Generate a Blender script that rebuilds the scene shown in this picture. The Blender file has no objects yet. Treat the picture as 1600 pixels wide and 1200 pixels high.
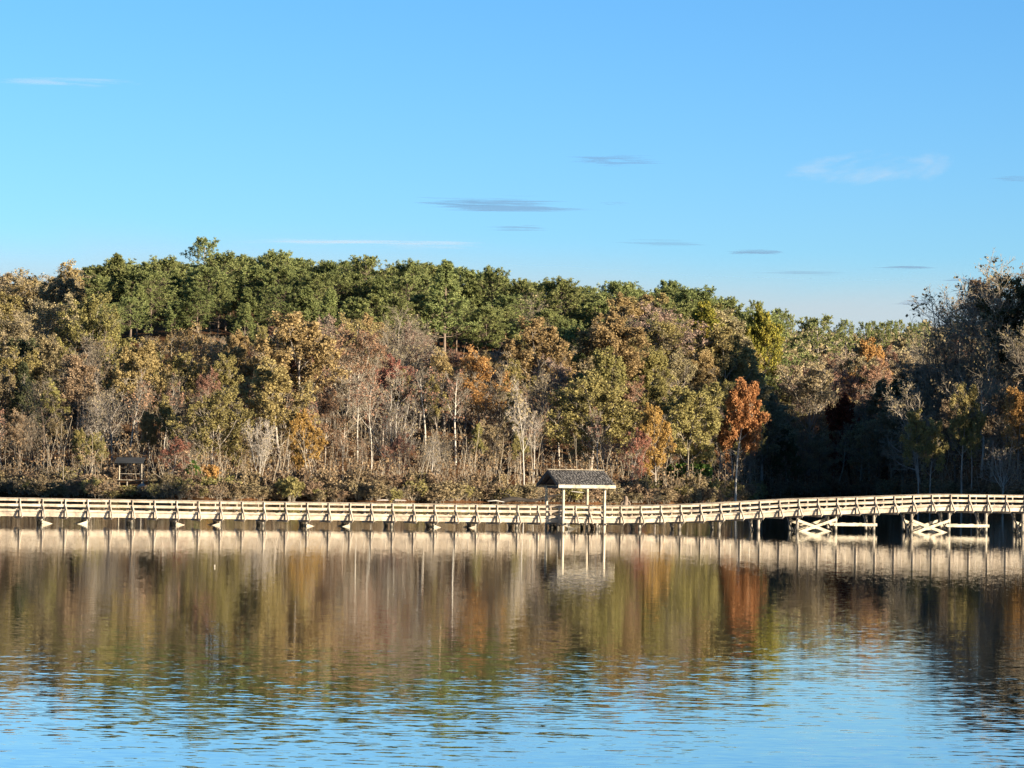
import bpy, math, random
import numpy as np
from mathutils import Vector, Matrix

scene = bpy.context.scene
COL = scene.collection
RAD = math.radians
W0, F0, H0, YH0, ROLL = 1600.0, 4500.0, 5.0, 735.0, 0.0157   # photograph's width, focal length in its pixels, eye height

# ------------------------------------------------------------------ camera
cam = bpy.data.cameras.new('camera')
cam.sensor_width = 36.0
cam.lens = F0 / W0 * 36.0
cam.clip_start = 0.5
cam.clip_end = 150000
cam_ob = bpy.data.objects.new('camera', cam)
COL.objects.link(cam_ob)
PITCH = math.atan(135.0 / F0)
cam_ob.matrix_world = (Matrix.Translation((0, 0, H0)) @ Matrix.Rotation(RAD(90) + PITCH, 4, 'X')
                       @ Matrix.Rotation(ROLL, 4, 'Z'))
scene.camera = cam_ob

# ------------------------------------------------------------------ world, sun, exposure
SUN_EL, SUN_AZ = 11.5, 58.0          # elevation; azimuth to the right of straight behind the camera
world = bpy.data.worlds.new('World')
scene.world = world
world.use_nodes = True
wt = world.node_tree
wt.nodes.clear()
wo = wt.nodes.new('ShaderNodeOutputWorld')
bg = wt.nodes.new('ShaderNodeBackground')
sky = wt.nodes.new('ShaderNodeTexSky')
sky.sky_type = 'NISHITA'
sky.sun_disc = False
sky.sun_elevation = RAD(SUN_EL)
sky.sun_rotation = RAD(180.0 - SUN_AZ)
sky.altitude = 100
sky.air_density = 1.0
sky.dust_density = 0.3
sky.ozone_density = 5.5
bg.inputs['Strength'].default_value = 0.06
hs = wt.nodes.new('ShaderNodeHueSaturation')
hs.inputs['Saturation'].default_value = 1.06
hs.inputs['Value'].default_value = 1.0
wt.links.new(sky.outputs[0], hs.inputs['Color'])
wt.links.new(hs.outputs[0], bg.inputs[0])
wt.links.new(bg.outputs[0], wo.inputs[0])

sun = bpy.data.lights.new('sun', 'SUN')
sun.energy = 5.0
sun.angle = RAD(0.5)
sun.color = (1.0, 0.87, 0.68)
sun_ob = bpy.data.objects.new('sun', sun)
COL.objects.link(sun_ob)
S = Vector((math.sin(RAD(SUN_AZ)) * math.cos(RAD(SUN_EL)), -math.cos(RAD(SUN_AZ)) * math.cos(RAD(SUN_EL)), math.sin(RAD(SUN_EL))))
sun_ob.rotation_euler = S.to_track_quat('Z', 'Y').to_euler()
sun_ob.location = (60, -80, 60)

vs = scene.view_settings
scene.display_settings.display_device = 'sRGB'
vs.view_transform = 'Standard'
vs.look = 'None'
vs.gamma = 1.0
vs.use_curve_mapping = False
vs.exposure = 2.0
scene.cycles.max_bounces = 6
scene.cycles.transparent_max_bounces = 12
scene.cycles.diffuse_bounces = 2
scene.cycles.glossy_bounces = 3

# ------------------------------------------------------------------ helpers
def yhor(px):
    return YH0 + ROLL * (px - 800.0)

def unproj(px, py, d):
    """point at forward distance d seen at pixel px, py of the photograph (roll included)"""
    cx, cy = px - 800.0, 600.0 - py
    c, s = math.cos(ROLL), math.sin(ROLL)
    X, Yv = cx * c - cy * s, cx * s + cy * c
    cp, sp = math.cos(PITCH), math.sin(PITCH)
    fwd = F0 * cp - Yv * sp
    up = F0 * sp + Yv * cp
    return Vector((X / fwd * d, d, H0 + up / fwd * d))

def ipol(x, xs, ys):
    return np.interp(x, xs, ys)

def sstep(t):
    t = np.clip(t, 0, 1)
    return t * t * (3 - 2 * t)

def props(o, label=None, cat=None, group=None, kind=None):
    if label: o['label'] = label
    if cat: o['category'] = cat
    if group: o['group'] = group
    if kind: o['kind'] = kind
    return o

def link(o, parent=None):
    COL.objects.link(o)
    if parent is not None:
        o.parent = parent
    return o

def empty(name, loc, label, cat, group=None):
    o = bpy.data.objects.new(name, None)
    o.empty_display_size = 0.5
    link(o)
    o.location = loc
    return props(o, label, cat, group)

def mesh_np(name, V, Q=None, T=None, mats=(), attr=None, smooth=False):
    me = bpy.data.meshes.new(name)
    V = np.asarray(V, np.float32)
    Q = np.zeros((0, 4), np.int32) if Q is None else np.asarray(Q, np.int32)
    T = np.zeros((0, 3), np.int32) if T is None else np.asarray(T, np.int32)
    me.vertices.add(len(V))
    me.vertices.foreach_set('co', V.ravel())
    nl = Q.size + T.size
    me.loops.add(nl)
    me.loops.foreach_set('vertex_index', np.concatenate([Q.ravel(), T.ravel()]))
    me.polygons.add(len(Q) + len(T))
    starts = np.concatenate([np.arange(len(Q)) * 4, Q.size + np.arange(len(T)) * 3]).astype(np.int32)
    me.polygons.foreach_set('loop_start', starts)
    if smooth:
        me.polygons.foreach_set('use_smooth', np.ones(len(starts), bool))
    for m in mats:
        me.materials.append(m)
    if attr is not None:
        a = me.attributes.new('var', 'FLOAT', 'POINT')
        a.data.foreach_set('value', np.asarray(attr, np.float32))
    me.update(calc_edges=True)
    return me

def norm(v):
    return v / np.maximum(np.linalg.norm(v, axis=-1, keepdims=True), 1e-9)

def tubes(P, R, sides=3):
    """P (N,K,3) polylines, R (N,K) radii -> verts, quads"""
    N, K, _ = P.shape
    d = np.gradient(P, axis=1)
    d = norm(d)
    ref = np.where(np.abs(d[..., 2:3]) > 0.9, np.array([1.0, 0, 0]), np.array([0, 0, 1.0]))
    a = norm(np.cross(d, ref))
    b = np.cross(d, a)
    ang = np.arange(sides) / sides * 2 * np.pi
    ring = (a[:, :, None, :] * np.cos(ang)[None, None, :, None] + b[:, :, None, :] * np.sin(ang)[None, None, :, None])
    V = P[:, :, None, :] + ring * R[:, :, None, None]
    idx = np.arange(N * K * sides).reshape(N, K, sides)
    i0 = idx[:, :-1, :]
    i1 = idx[:, 1:, :]
    Q = np.stack([i0, np.roll(i0, -1, 2), np.roll(i1, -1, 2), i1], -1).reshape(-1, 4)
    return V.reshape(-1, 3), Q

def cards(rng, C, size, aspect=1.0, nrm_bias=None):
    """random small quads at C"""
    M = len(C)
    n = rng.normal(size=(M, 3))
    if nrm_bias is not None:
        n += nrm_bias
    n = norm(n)
    a = norm(np.cross(n, rng.normal(size=(M, 3))))
    b = np.cross(n, a)
    s = (size * (0.6 + 0.8 * rng.random(M)))[:, None] * 0.5
    a = a * s
    b = b * s * aspect
    V = np.stack([C - a - b * .25, C - b, C + a + b * .25, C + b], 1).reshape(-1, 3)
    Q = np.arange(M * 4).reshape(M, 4)
    return V, Q

def join(parts):
    Vs, Qs, o = [], [], 0
    for V, Q in parts:
        Vs.append(V); Qs.append(Q + o); o += len(V)
    return np.concatenate(Vs), np.concatenate(Qs)

# ------------------------------------------------------------------ materials
LALB, ALB = 0.90, 0.54      # one common factor from the colours as judged to real-world albedo
def new_mat(name):
    m = bpy.data.materials.new(name)
    m.use_nodes = True
    nt = m.node_tree
    nt.nodes.clear()
    out = nt.nodes.new('ShaderNodeOutputMaterial')
    return m, nt, out

def N(nt, t, **kw):
    n = nt.nodes.new(t)
    for k, v in kw.items():
        setattr(n, k, v)
    return n

def ramp(nt, stops):
    r = N(nt, 'ShaderNodeValToRGB')
    e = r.color_ramp.elements
    while len(e) < len(stops):
        e.new(0.5)
    for k, (p, c) in enumerate(stops):
        e[k].position = p
        e[k].color = (*c, 1)
    return r

def mat_leaf(name, cols, transl=0.3, hue=0.03, val=0.5):
    m, nt, out = new_mat(name)
    at = N(nt, 'ShaderNodeAttribute', attribute_name='var')
    st = [(i / max(1, len(cols) - 1), tuple(v * LALB for v in c)) for i, c in enumerate(cols)]
    r = ramp(nt, st)
    nt.links.new(at.outputs['Fac'], r.inputs[0])
    oi = N(nt, 'ShaderNodeObjectInfo')
    h = N(nt, 'ShaderNodeHueSaturation')
    mh = N(nt, 'ShaderNodeMapRange'); mh.inputs['To Min'].default_value = 0.5 - hue; mh.inputs['To Max'].default_value = 0.5 + hue
    mul = N(nt, 'ShaderNodeMath', operation='MULTIPLY'); mul.inputs[1].default_value = 7.31
    fr = N(nt, 'ShaderNodeMath', operation='FRACT')
    mv = N(nt, 'ShaderNodeMapRange'); mv.inputs['To Min'].default_value = 1 - val * .5; mv.inputs['To Max'].default_value = 1 + val * .5
    nt.links.new(oi.outputs['Random'], mh.inputs['Value'])
    nt.links.new(oi.outputs['Random'], mul.inputs[0])
    nt.links.new(mul.outputs[0], fr.inputs[0])
    nt.links.new(fr.outputs[0], mv.inputs['Value'])
    nt.links.new(mh.outputs[0], h.inputs['Hue'])
    nt.links.new(mv.outputs[0], h.inputs['Value'])
    nt.links.new(r.outputs[0], h.inputs['Color'])
    d = N(nt, 'ShaderNodeBsdfDiffuse')
    t = N(nt, 'ShaderNodeBsdfTranslucent')
    mx = N(nt, 'ShaderNodeMixShader'); mx.inputs[0].default_value = transl
    nt.links.new(h.outputs[0], d.inputs[0]); nt.links.new(h.outputs[0], t.inputs[0])
    nt.links.new(d.outputs[0], mx.inputs[1]); nt.links.new(t.outputs[0], mx.inputs[2])
    nt.links.new(mx.outputs[0], out.inputs[0])
    return m

def mat_rough(name, c1, c2, scale=3.0, rough=0.9, rnd=0.3, coords='Object', stretch=(1, 1, 1), bump=0.0, spec=0.2):
    m, nt, out = new_mat(name)
    tc = N(nt, 'ShaderNodeTexCoord')
    mp = N(nt, 'ShaderNodeMapping'); mp.inputs['Scale'].default_value = stretch
    nz = N(nt, 'ShaderNodeTexNoise'); nz.inputs['Scale'].default_value = scale; nz.inputs['Detail'].default_value = 6
    nt.links.new(tc.outputs[coords], mp.inputs[0]); nt.links.new(mp.outputs[0], nz.inputs['Vector'])
    r = ramp(nt, [(0.3, tuple(v * ALB for v in c1)), (0.7, tuple(v * ALB for v in c2))])
    nt.links.new(nz.outputs['Fac'], r.inputs[0])
    oi = N(nt, 'ShaderNodeObjectInfo')
    mv = N(nt, 'ShaderNodeMapRange'); mv.inputs['To Min'].default_value = 1 - rnd; mv.inputs['To Max'].default_value = 1 + rnd
    nt.links.new(oi.outputs['Random'], mv.inputs['Value'])
    h = N(nt, 'ShaderNodeHueSaturation')
    nt.links.new(mv.outputs[0], h.inputs['Value']); nt.links.new(r.outputs[0], h.inputs['Color'])
    b = N(nt, 'ShaderNodeBsdfPrincipled')
    b.inputs['Roughness'].default_value = rough
    b.inputs['Specular IOR Level'].default_value = spec
    nt.links.new(h.outputs[0], b.inputs['Base Color'])
    if bump:
        bp = N(nt, 'ShaderNodeBump'); bp.inputs['Distance'].default_value = bump
        nt.links.new(nz.outputs['Fac'], bp.inputs['Height']); nt.links.new(bp.outputs[0], b.inputs['Normal'])
    nt.links.new(b.outputs[0], out.inputs[0])
    return m

L = {
    'pine': mat_leaf('pine_needles', [(.065, .085, .032), (.205, .222, .080), (.390, .390, .150)], .35, .012, .35),
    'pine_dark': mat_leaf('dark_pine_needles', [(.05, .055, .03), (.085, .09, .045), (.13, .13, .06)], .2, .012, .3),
    'gold': mat_leaf('golden_oak_leaves', [(.19, .140, .062), (.33, .245, .105), (.46, .350, .165)], .4, .012, .3),
    'olive': mat_leaf('olive_oak_leaves', [(.15, .130, .050), (.27, .230, .085), (.38, .320, .125)], .4, .012, .3),
    'green': mat_leaf('yellow_green_leaves', [(.09, .10, .025), (.21, .19, .04), (.40, .30, .06)], .35, .012, .3),
    'russet': mat_leaf('russet_leaves', [(.18, .105, .07), (.29, .165, .105), (.40, .235, .155)], .35, .012, .3),
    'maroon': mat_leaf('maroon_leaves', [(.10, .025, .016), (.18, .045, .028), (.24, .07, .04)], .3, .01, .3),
    'red': mat_leaf('red_leaves', [(.18, .085, .06), (.30, .125, .088), (.40, .20, .14)], .35, .01, .3),
    'orange': mat_leaf('orange_leaves', [(.20, .095, .042), (.34, .165, .062), (.46, .255, .11)], .4, .010, .2),
    'amber': mat_leaf('amber_leaves', [(.24, .140, .05), (.39, .225, .075), (.50, .32, .12)], .4, .010, .2),
    'tan': mat_leaf('tan_leaves', [(.19, .150, .080), (.31, .250, .135), (.43, .34, .20)], .35, .012, .3),
    'pink': mat_leaf('dull_pink_leaves', [(.19, .140, .10), (.31, .215, .155), (.41, .29, .21)], .35, .012, .3),
    'holly': mat_leaf('bright_green_leaves', [(.06, .10, .025), (.11, .19, .045), (.18, .30, .07)], .25, .01, .2),
    'brush': mat_leaf('brush_leaves', [(.13, .095, .055), (.24, .175, .10), (.37, .28, .16)], .35, .02, .4),
    'litter': mat_leaf('sapling_leaves', [(.12, .085, .045), (.23, .17, .085), (.34, .26, .14)], .35, .02, .4),
}
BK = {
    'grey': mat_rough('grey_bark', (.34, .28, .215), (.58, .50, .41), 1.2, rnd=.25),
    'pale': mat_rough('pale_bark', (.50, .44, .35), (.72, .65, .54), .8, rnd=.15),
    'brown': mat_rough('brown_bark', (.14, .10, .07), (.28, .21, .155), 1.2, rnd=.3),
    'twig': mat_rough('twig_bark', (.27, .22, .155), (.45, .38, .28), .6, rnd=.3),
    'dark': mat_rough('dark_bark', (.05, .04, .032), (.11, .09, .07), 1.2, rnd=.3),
}

# ------------------------------------------------------------------ terrain
PXK = [-4000, -1500, -500, 0, 150, 300, 400, 700, 1000, 1100, 1160, 1195, 1330, 1400, 1500, 1600, 1800, 1950, 2100, 2600, 3200, 9000]
DSH = [330, 350, 410, 440, 424, 424, 431, 440, 456, 478, 510, 585, 600, 560, 505, 470, 400, 300, 262, 250, 250, 250]

def shore(X, Y):
    px = 800 + F0 * X / np.maximum(Y, 60.0)
    return ipol(px, PXK, DSH), px

def wig(X, Y):
    return (np.sin(X * .071 + 1.3) * np.cos(Y * .053) + .6 * np.sin(X * .17 + Y * .11 + 2) + .35 * np.sin(X * .37 - Y * .29))

def ground(X, Y):
    X = np.asarray(X, float); Y = np.asarray(Y, float)
    ds, px = shore(X, Y)
    s = Y - ds + 1.6 * np.sin(X * .23) + 1.1 * np.sin(X * .61 + 1)
    ridge = ipol(px, [-1500, -300, 0, 150, 330, 700, 1000, 1150, 1230, 1330, 1420, 1500, 1600, 1700], [22, 24, 26, 30, 33, 30, 26, 24, 14, 12, 16, 22, 28, 26])
    slen = ipol(px, [0, 1000, 1200, 1330, 1450, 1600], [210, 200, 200, 150, 120, 120])
    z = 0.9 * sstep(s / 4.0) + ridge * sstep((s + 10) / slen) ** 1.0 + wig(X, Y) * .6 * sstep((s - 4) / 30)
    off = sstep((px - 1650) / 220.0)
    zo = 0.9 * sstep(s / 4.0) + 3.0 * sstep(s / 40)
    shade_hillA = 51.0 * np.exp(-((X - 200) / 75.0) ** 2 - ((Y - 508) / 55.0) ** 2)  # unseen hill, shaped by the shade it throws on the right bank
    shade_hillB = 45.0 * np.exp(-((X - 108) / 34.0) ** 2 - ((Y - 303) / 13.0) ** 2)  # unseen hill, added and shaped to throw shade on the left shore
    zo = zo + (shade_hillA + shade_hillB) * sstep(s / 25)
    z = z * (1 - off) + zo * off
    z = z + ipol(px, [-400, 0, 1000, 1150], [8, 9, 8, 0]) * sstep((Y - 630) / 110.0)
    z = z + 22 * sstep((Y - 830) / 250.0) + ipol(px, [1100, 1250, 1450, 1600], [0, 10, 8, 0]) * sstep((Y - 700) / 300)
    z = np.where(s < 0, np.maximum(-2.5, s * .25), z)
    near = sstep((-2 - Y) / 5.0) * 3.4 + sstep((4 - Y) / 8.0) * 0
    z = np.where(Y < 3, np.maximum(-2.5 + (6 - np.minimum(Y, 6)) * .5, -2.5), z)
    z = np.where(Y < 3, np.minimum(z, 3.4), z)
    return z

def gz(x, y):
    return float(ground(np.array([x]), np.array([y]))[0])

def edge(px):
    """distance at which the bank leaves the water in the column px"""
    d0 = float(ipol(px, PXK, DSH))
    for d in np.arange(d0 - 4, d0 + 6, .25):
        if gz((px - 800) / F0 * d, d) > 0.05:
            return float(d)
    return d0

def build_terrain():
    xs = np.concatenate([np.linspace(-9000, -700, 14)[:-1], np.linspace(-700, -180, 40)[:-1], np.linspace(-180, 260, 200)[:-1], np.linspace(260, 700, 34)[:-1], np.linspace(700, 9000, 14)])
    ys = np.concatenate([np.linspace(-3000, -60, 8)[:-1], np.linspace(-60, 210, 40)[:-1], np.linspace(210, 380, 70)[:-1], np.linspace(380, 700, 190)[:-1], np.linspace(700, 1200, 60)[:-1], np.linspace(1200, 20000, 30)])
    X, Y = np.meshgrid(xs, ys)
    Z = ground(X, Y)
    V = np.stack([X, Y, Z], -1).reshape(-1, 3)
    ny, nx = X.shape
    I = np.arange(nx * ny).reshape(ny, nx)
    Q = np.stack([I[:-1, :-1], I[:-1, 1:], I[1:, 1:], I[1:, :-1]], -1).reshape(-1, 4)
    m, nt, out = new_mat('leaf_litter')
    tc = N(nt, 'ShaderNodeTexCoord')
    n1 = N(nt, 'ShaderNodeTexNoise'); n1.inputs['Scale'].default_value = .12; n1.inputs['Detail'].default_value = 8
    n2 = N(nt, 'ShaderNodeTexNoise'); n2.inputs['Scale'].default_value = 2.2; n2.inputs['Detail'].default_value = 8; n2.inputs['Roughness'].default_value = .7
    nt.links.new(tc.outputs['Object'], n1.inputs[0]); nt.links.new(tc.outputs['Object'], n2.inputs[0])
    r1 = ramp(nt, [(.35, (.06, .036, .02)), (.5, (.13, .066, .034)), (.68, (.18, .11, .06))])
    r2 = ramp(nt, [(.3, (.35, .35, .35)), (.7, (1.25, 1.2, 1.1))])
    nt.links.new(n1.outputs['Fac'], r1.inputs[0]); nt.links.new(n2.outputs['Fac'], r2.inputs[0])
    mm = N(nt, 'ShaderNodeMix', data_type='RGBA', blend_type='MULTIPLY'); mm.inputs[0].default_value = 1
    nt.links.new(r1.outputs[0], mm.inputs[6]); nt.links.new(r2.outputs[0], mm.inputs[7])
    b = N(nt, 'ShaderNodeBsdfDiffuse')
    bp = N(nt, 'ShaderNodeBump'); bp.inputs['Distance'].default_value = .3
    nt.links.new(n2.outputs['Fac'], bp.inputs['Height']); nt.links.new(bp.outputs[0], b.inputs['Normal'])
    nt.links.new(mm.outputs[2], b.inputs[0]); nt.links.new(b.outputs[0], out.inputs[0])
    o = bpy.data.objects.new('terrain', mesh_np('terrain', V, Q, mats=[m], smooth=True))
    link(o); props(o, kind='structure')
build_terrain()

def build_water():
    m, nt, out = new_mat('lake_water')
    geo = N(nt, 'ShaderNodeNewGeometry')
    def slope(scale, amp, det, stretch, off):
        mp = N(nt, 'ShaderNodeMapping'); mp.inputs['Scale'].default_value = stretch; mp.inputs['Location'].default_value = (off, off * .7, 0)
        mp.inputs['Rotation'].default_value = (0, 0, .12)
        nt.links.new(geo.outputs['Position'], mp.inputs[0])
        nz = N(nt, 'ShaderNodeTexNoise'); nz.inputs['Scale'].default_value = scale; nz.inputs['Detail'].default_value = det; nz.inputs['Roughness'].default_value = .45
        nt.links.new(mp.outputs[0], nz.inputs['Vector'])
        sb = N(nt, 'ShaderNodeVectorMath', operation='SUBTRACT'); sb.inputs[1].default_value = (.5, .5, .5)
        nt.links.new(nz.outputs['Color'], sb.inputs[0])
        sc = N(nt, 'ShaderNodeVectorMath', operation='MULTIPLY'); sc.inputs[1].default_value = (amp * .5, amp, 0)
        nt.links.new(sb.outputs[0], sc.inputs[0])
        return sc
    a = slope(2.6, WAVE_A, 2.5, (.6, 1.8, 1), 0)        # ripples of about a metre
    b = slope(.45, WAVE_B, 1.0, (.5, 1.4, 1), 37)
    c = slope(5.0, WAVE_C, 2.0, (.8, 1.5, 1), 71)
    ad = N(nt, 'ShaderNodeVectorMath', operation='ADD')
    nt.links.new(a.outputs[0], ad.inputs[0]); nt.links.new(b.outputs[0], ad.inputs[1])
    # wind patches: calmer towards the boardwalk, ruffled in cat's paws
    mp = N(nt, 'ShaderNodeMapping'); mp.inputs['Scale'].default_value = (.35, 1, 1)
    nt.links.new(geo.outputs['Position'], mp.inputs[0])
    big = N(nt, 'ShaderNodeTexNoise'); big.inputs['Scale'].default_value = .05; big.inputs['Detail'].default_value = 3
    nt.links.new(mp.outputs[0], big.inputs['Vector'])
    mr = N(nt, 'ShaderNodeMapRange'); mr.inputs['From Min'].default_value = .35; mr.inputs['From Max'].default_value = .65
    mr.inputs['To Min'].default_value = .6; mr.inputs['To Max'].default_value = 1.3
    nt.links.new(big.outputs['Fac'], mr.inputs['Value'])
    sp = N(nt, 'ShaderNodeSeparateXYZ'); nt.links.new(geo.outputs['Position'], sp.inputs[0])
    fall = N(nt, 'ShaderNodeMapRange', interpolation_type='SMOOTHSTEP'); fall.inputs['From Min'].default_value = 36; fall.inputs['From Max'].default_value = 125
    fall.inputs['To Min'].default_value = 1.0; fall.inputs['To Max'].default_value = WAVE_FAR
    nt.links.new(sp.outputs[1], fall.inputs['Value'])
    mu = N(nt, 'ShaderNodeMath', operation='MULTIPLY'); nt.links.new(mr.outputs[0], mu.inputs[0]); nt.links.new(fall.outputs[0], mu.inputs[1])
    scl = N(nt, 'ShaderNodeVectorMath', operation='SCALE'); nt.links.new(ad.outputs[0], scl.inputs[0]); nt.links.new(mu.outputs[0], scl.inputs['Scale'])
    sm = N(nt, 'ShaderNodeVectorMath', operation='ADD'); nt.links.new(scl.outputs[0], sm.inputs[0]); nt.links.new(c.outputs[0], sm.inputs[1])
    up = N(nt, 'ShaderNodeVectorMath', operation='ADD'); up.inputs[1].default_value = (0, 0, 1)
    nt.links.new(sm.outputs[0], up.inputs[0])
    nn = N(nt, 'ShaderNodeVectorMath', operation='NORMALIZE'); nt.links.new(up.outputs[0], nn.inputs[0])
    p = N(nt, 'ShaderNodeBsdfPrincipled')
    p.inputs['Base Color'].default_value = (.016, .015, .009, 1)
    p.inputs['Roughness'].default_value = 0.0
    p.inputs['IOR'].default_value = 1.333
    nt.links.new(nn.outputs[0], p.inputs['Normal'])
    gl = N(nt, 'ShaderNodeBsdfAnisotropic'); gl.inputs['Roughness'].default_value = 0.0; gl.inputs['Color'].default_value = (.96, .97, .97, 1)
    nt.links.new(nn.outputs[0], gl.inputs['Normal'])
    mx = N(nt, 'ShaderNodeMixShader'); mx.inputs[0].default_value = .62
    nt.links.new(p.outputs[0], mx.inputs[1]); nt.links.new(gl.outputs[0], mx.inputs[2])
    nt.links.new(mx.outputs[0], out.inputs[0])
    V = [(-9000, -3000, 0), (9000, -3000, 0), (9000, 800, 0), (-9000, 800, 0)]
    o = bpy.data.objects.new('lake_water', mesh_np('lake_water', V, [[0, 1, 2, 3]], mats=[m]))
    link(o); props(o, kind='structure')
WAVE_A, WAVE_B, WAVE_C, WAVE_FAR = 0.060, 0.009, 0.028, 0.17
build_water()

# ------------------------------------------------------------------ tree generators
def grow(rng, P0, D0, ln, rad, K, wob, up, tip=.35):
    n = len(P0)
    P = np.zeros((n, K + 1, 3)); P[:, 0] = P0
    R = np.zeros((n, K + 1)); d = norm(D0)
    for k in range(K + 1):
        R[:, k] = rad * (1 - (1 - tip) * k / K)
        if k < K:
            P[:, k + 1] = P[:, k] + d * (ln / K)[:, None]
            d = norm(d + rng.normal(size=(n, 3)) * wob + np.array([0, 0, up]))
    return P, R

def spawn(rng, P, R, ln, n, t0, t1, a0, a1, ratio, rr=.6, shape=None, flat=0.0):
    Np, K1, _ = P.shape
    t = (np.arange(n)[None, :] + rng.random((Np, n))) / n
    tt = t0 + (t1 - t0) * t
    f = tt * (K1 - 1); i = np.minimum(f.astype(int), K1 - 2); fr = (f - i)[..., None]
    ar = np.arange(Np)[:, None]
    A, B = P[ar, i], P[ar, i + 1]
    pos = A * (1 - fr) + B * fr
    tan = norm(B - A)
    rad = R[ar, i] * (1 - fr[..., 0]) + R[ar, i + 1] * fr[..., 0]
    ref = np.where(np.abs(tan[..., 2:3]) > .9, np.array([1., 0, 0]), np.array([0, 0, 1.]))
    u = norm(np.cross(tan, ref)); v = np.cross(tan, u)
    az = (np.arange(n)[None, :] * 2.39996 + rng.random((Np, 1)) * 6.28 + rng.normal(size=(Np, n)) * .35)[..., None]
    ang = RAD(1) * (a0 + (a1 - a0) * t + rng.normal(size=t.shape) * 6)[..., None]
    dirs = tan * np.cos(ang) + (u * np.cos(az) + v * np.sin(az)) * np.sin(ang)
    L0 = ln[:, None] * ratio * (.75 + .5 * rng.random(t.shape))
    if shape is not None:
        L0 = L0 * shape(t)
    else:
        L0 = L0 * (1 - .45 * t)
    return pos.reshape(-1, 3), dirs.reshape(-1, 3), L0.ravel(), (rad * rr).ravel()

def decid(seed, style):
    """style: oak, fan, slender, sapling, multi -> dict of numpy geometry, height 20"""
    rng = np.random.default_rng(seed)
    one = np.zeros((1, 3))
    if style == 'oak':
        P, R = grow(rng, one, np.array([[.03, 0, 1.]]), np.array([15.]), np.array([.30]), 8, .06, .05, .3)
        a = spawn(rng, P, R, np.array([15.]), 15, .30, 1, 62, 22, .50, .55, lambda t: .75 + .9 * t * (1 - t) - .15 * t)
        up1, n2 = .10, 7
    elif style == 'wide':
        P, R = grow(rng, one, np.array([[.03, 0, 1.]]), np.array([11.]), np.array([.34]), 7, .06, .05, .4)
        a = spawn(rng, P, R, np.array([11.]), 13, .32, 1, 66, 18, .85, .55, lambda t: .9 + .5 * t * (1 - t) - .1 * t)
        up1, n2 = .12, 8
    elif style == 'fan':
        P, R = grow(rng, one, np.array([[.02, 0, 1.]]), np.array([7.]), np.array([.36]), 6, .05, .05, .7)
        a = spawn(rng, P, R, np.array([7.]), 12, .45, 1, 42, 8, 1.75, .5, lambda t: .85 + .3 * t)
        up1, n2 = .05, 8
    elif style == 'slender':
        P, R = grow(rng, one, np.array([[.05, 0, 1.]]), np.array([17.]), np.array([.20]), 10, .07, .05, .3)
        a = spawn(rng, P, R, np.array([17.]), 12, .42, 1, 48, 25, .30, .45, lambda t: 1.1 - .5 * t)
        up1, n2 = .12, 6
    elif style == 'tall':
        P, R = grow(rng, one, np.array([[.02, 0, 1.]]), np.array([18.5]), np.array([.27]), 10, .035, .05, .3)
        a = spawn(rng, P, R, np.array([18.5]), 15, .50, 1, 60, 30, .27, .45, lambda t: .8 + .8 * t * (1 - t) - .2 * t)
        up1, n2 = .08, 7
    else:  # multi: several stems from the ground
        k = 5
        D = np.stack([np.cos(np.arange(k) * 1.3) * .28, np.sin(np.arange(k) * 1.3) * .28, np.ones(k)], 1)
        P, R = grow(rng, rng.normal(size=(k, 3)) * [.3, .3, 0], D, np.full(k, 15.), np.full(k, .15), 8, .08, .04, .3)
        a = spawn(rng, P, R, np.full(k, 15.), 7, .3, 1, 38, 20, .34, .5)
        up1, n2 = .12, 6
    P1, R1 = grow(rng, *a, 6, .12, up1, .35)
    b = spawn(rng, P1, R1, a[2], n2, .18, 1, 48, 30, .46, .62)
    P2, R2 = grow(rng, *b, 4, .14, .06, .5)
    c = spawn(rng, P2, R2, b[2], 5, .2, 1, 50, 32, .52, .7)
    P3, R3 = grow(rng, c[0], c[1], c[2], np.maximum(c[3], .030), 3, .14, .05, .7)
    d = spawn(rng, P3, R3, c[2], 4, .2, 1, 48, 30, .55, .8)
    P4, R4 = grow(rng, d[0], d[1], d[2], np.maximum(d[3], .022), 2, .14, .04, .8)
    R2 = np.maximum(R2, .034)
    tr = join([tubes(P, R, 7), tubes(P1, R1, 4)])
    br = join([tubes(P2, R2, 3), tubes(P3, R3, 3), tubes(P4, R4, 3)])
    top = max(tr[0][:, 2].max(), np.percentile(P4[..., 2], 99.8))
    s = 20.0 / top
    return dict(tr=(tr[0] * s, tr[1]), br=(br[0] * s, br[1]), tips=P4 * s, mid=P3 * s)

def foliage(seed, g, n, size, keep=1.0):
    rng = np.random.default_rng(seed + 500)
    T = np.concatenate([g['tips'][:, 1:, :].reshape(-1, 3), g['mid'][:, -1, :]])
    if keep < 1:   # some limbs already bare
        cell = np.floor(T / 1.8).astype(int)
        hsh = (cell[:, 0] * 73856093 ^ cell[:, 1] * 19349663 ^ cell[:, 2] * 83492791) % 1000 / 1000.0
        T = T[hsh < keep]
    C = T[rng.integers(0, len(T), n)] + rng.normal(size=(n, 3)) * .22
    V, Q = cards(rng, C, size, 1.2, np.array([0, 0, .4]))
    cl = np.sin(C[:, 0] * 1.1 + seed) * np.sin(C[:, 1] * 1.3) * np.sin(C[:, 2] * .9)
    var = np.clip(.5 + .22 * cl + rng.normal(size=n) * .2, 0, 1)
    return V, Q, np.repeat(var, 4)

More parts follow.
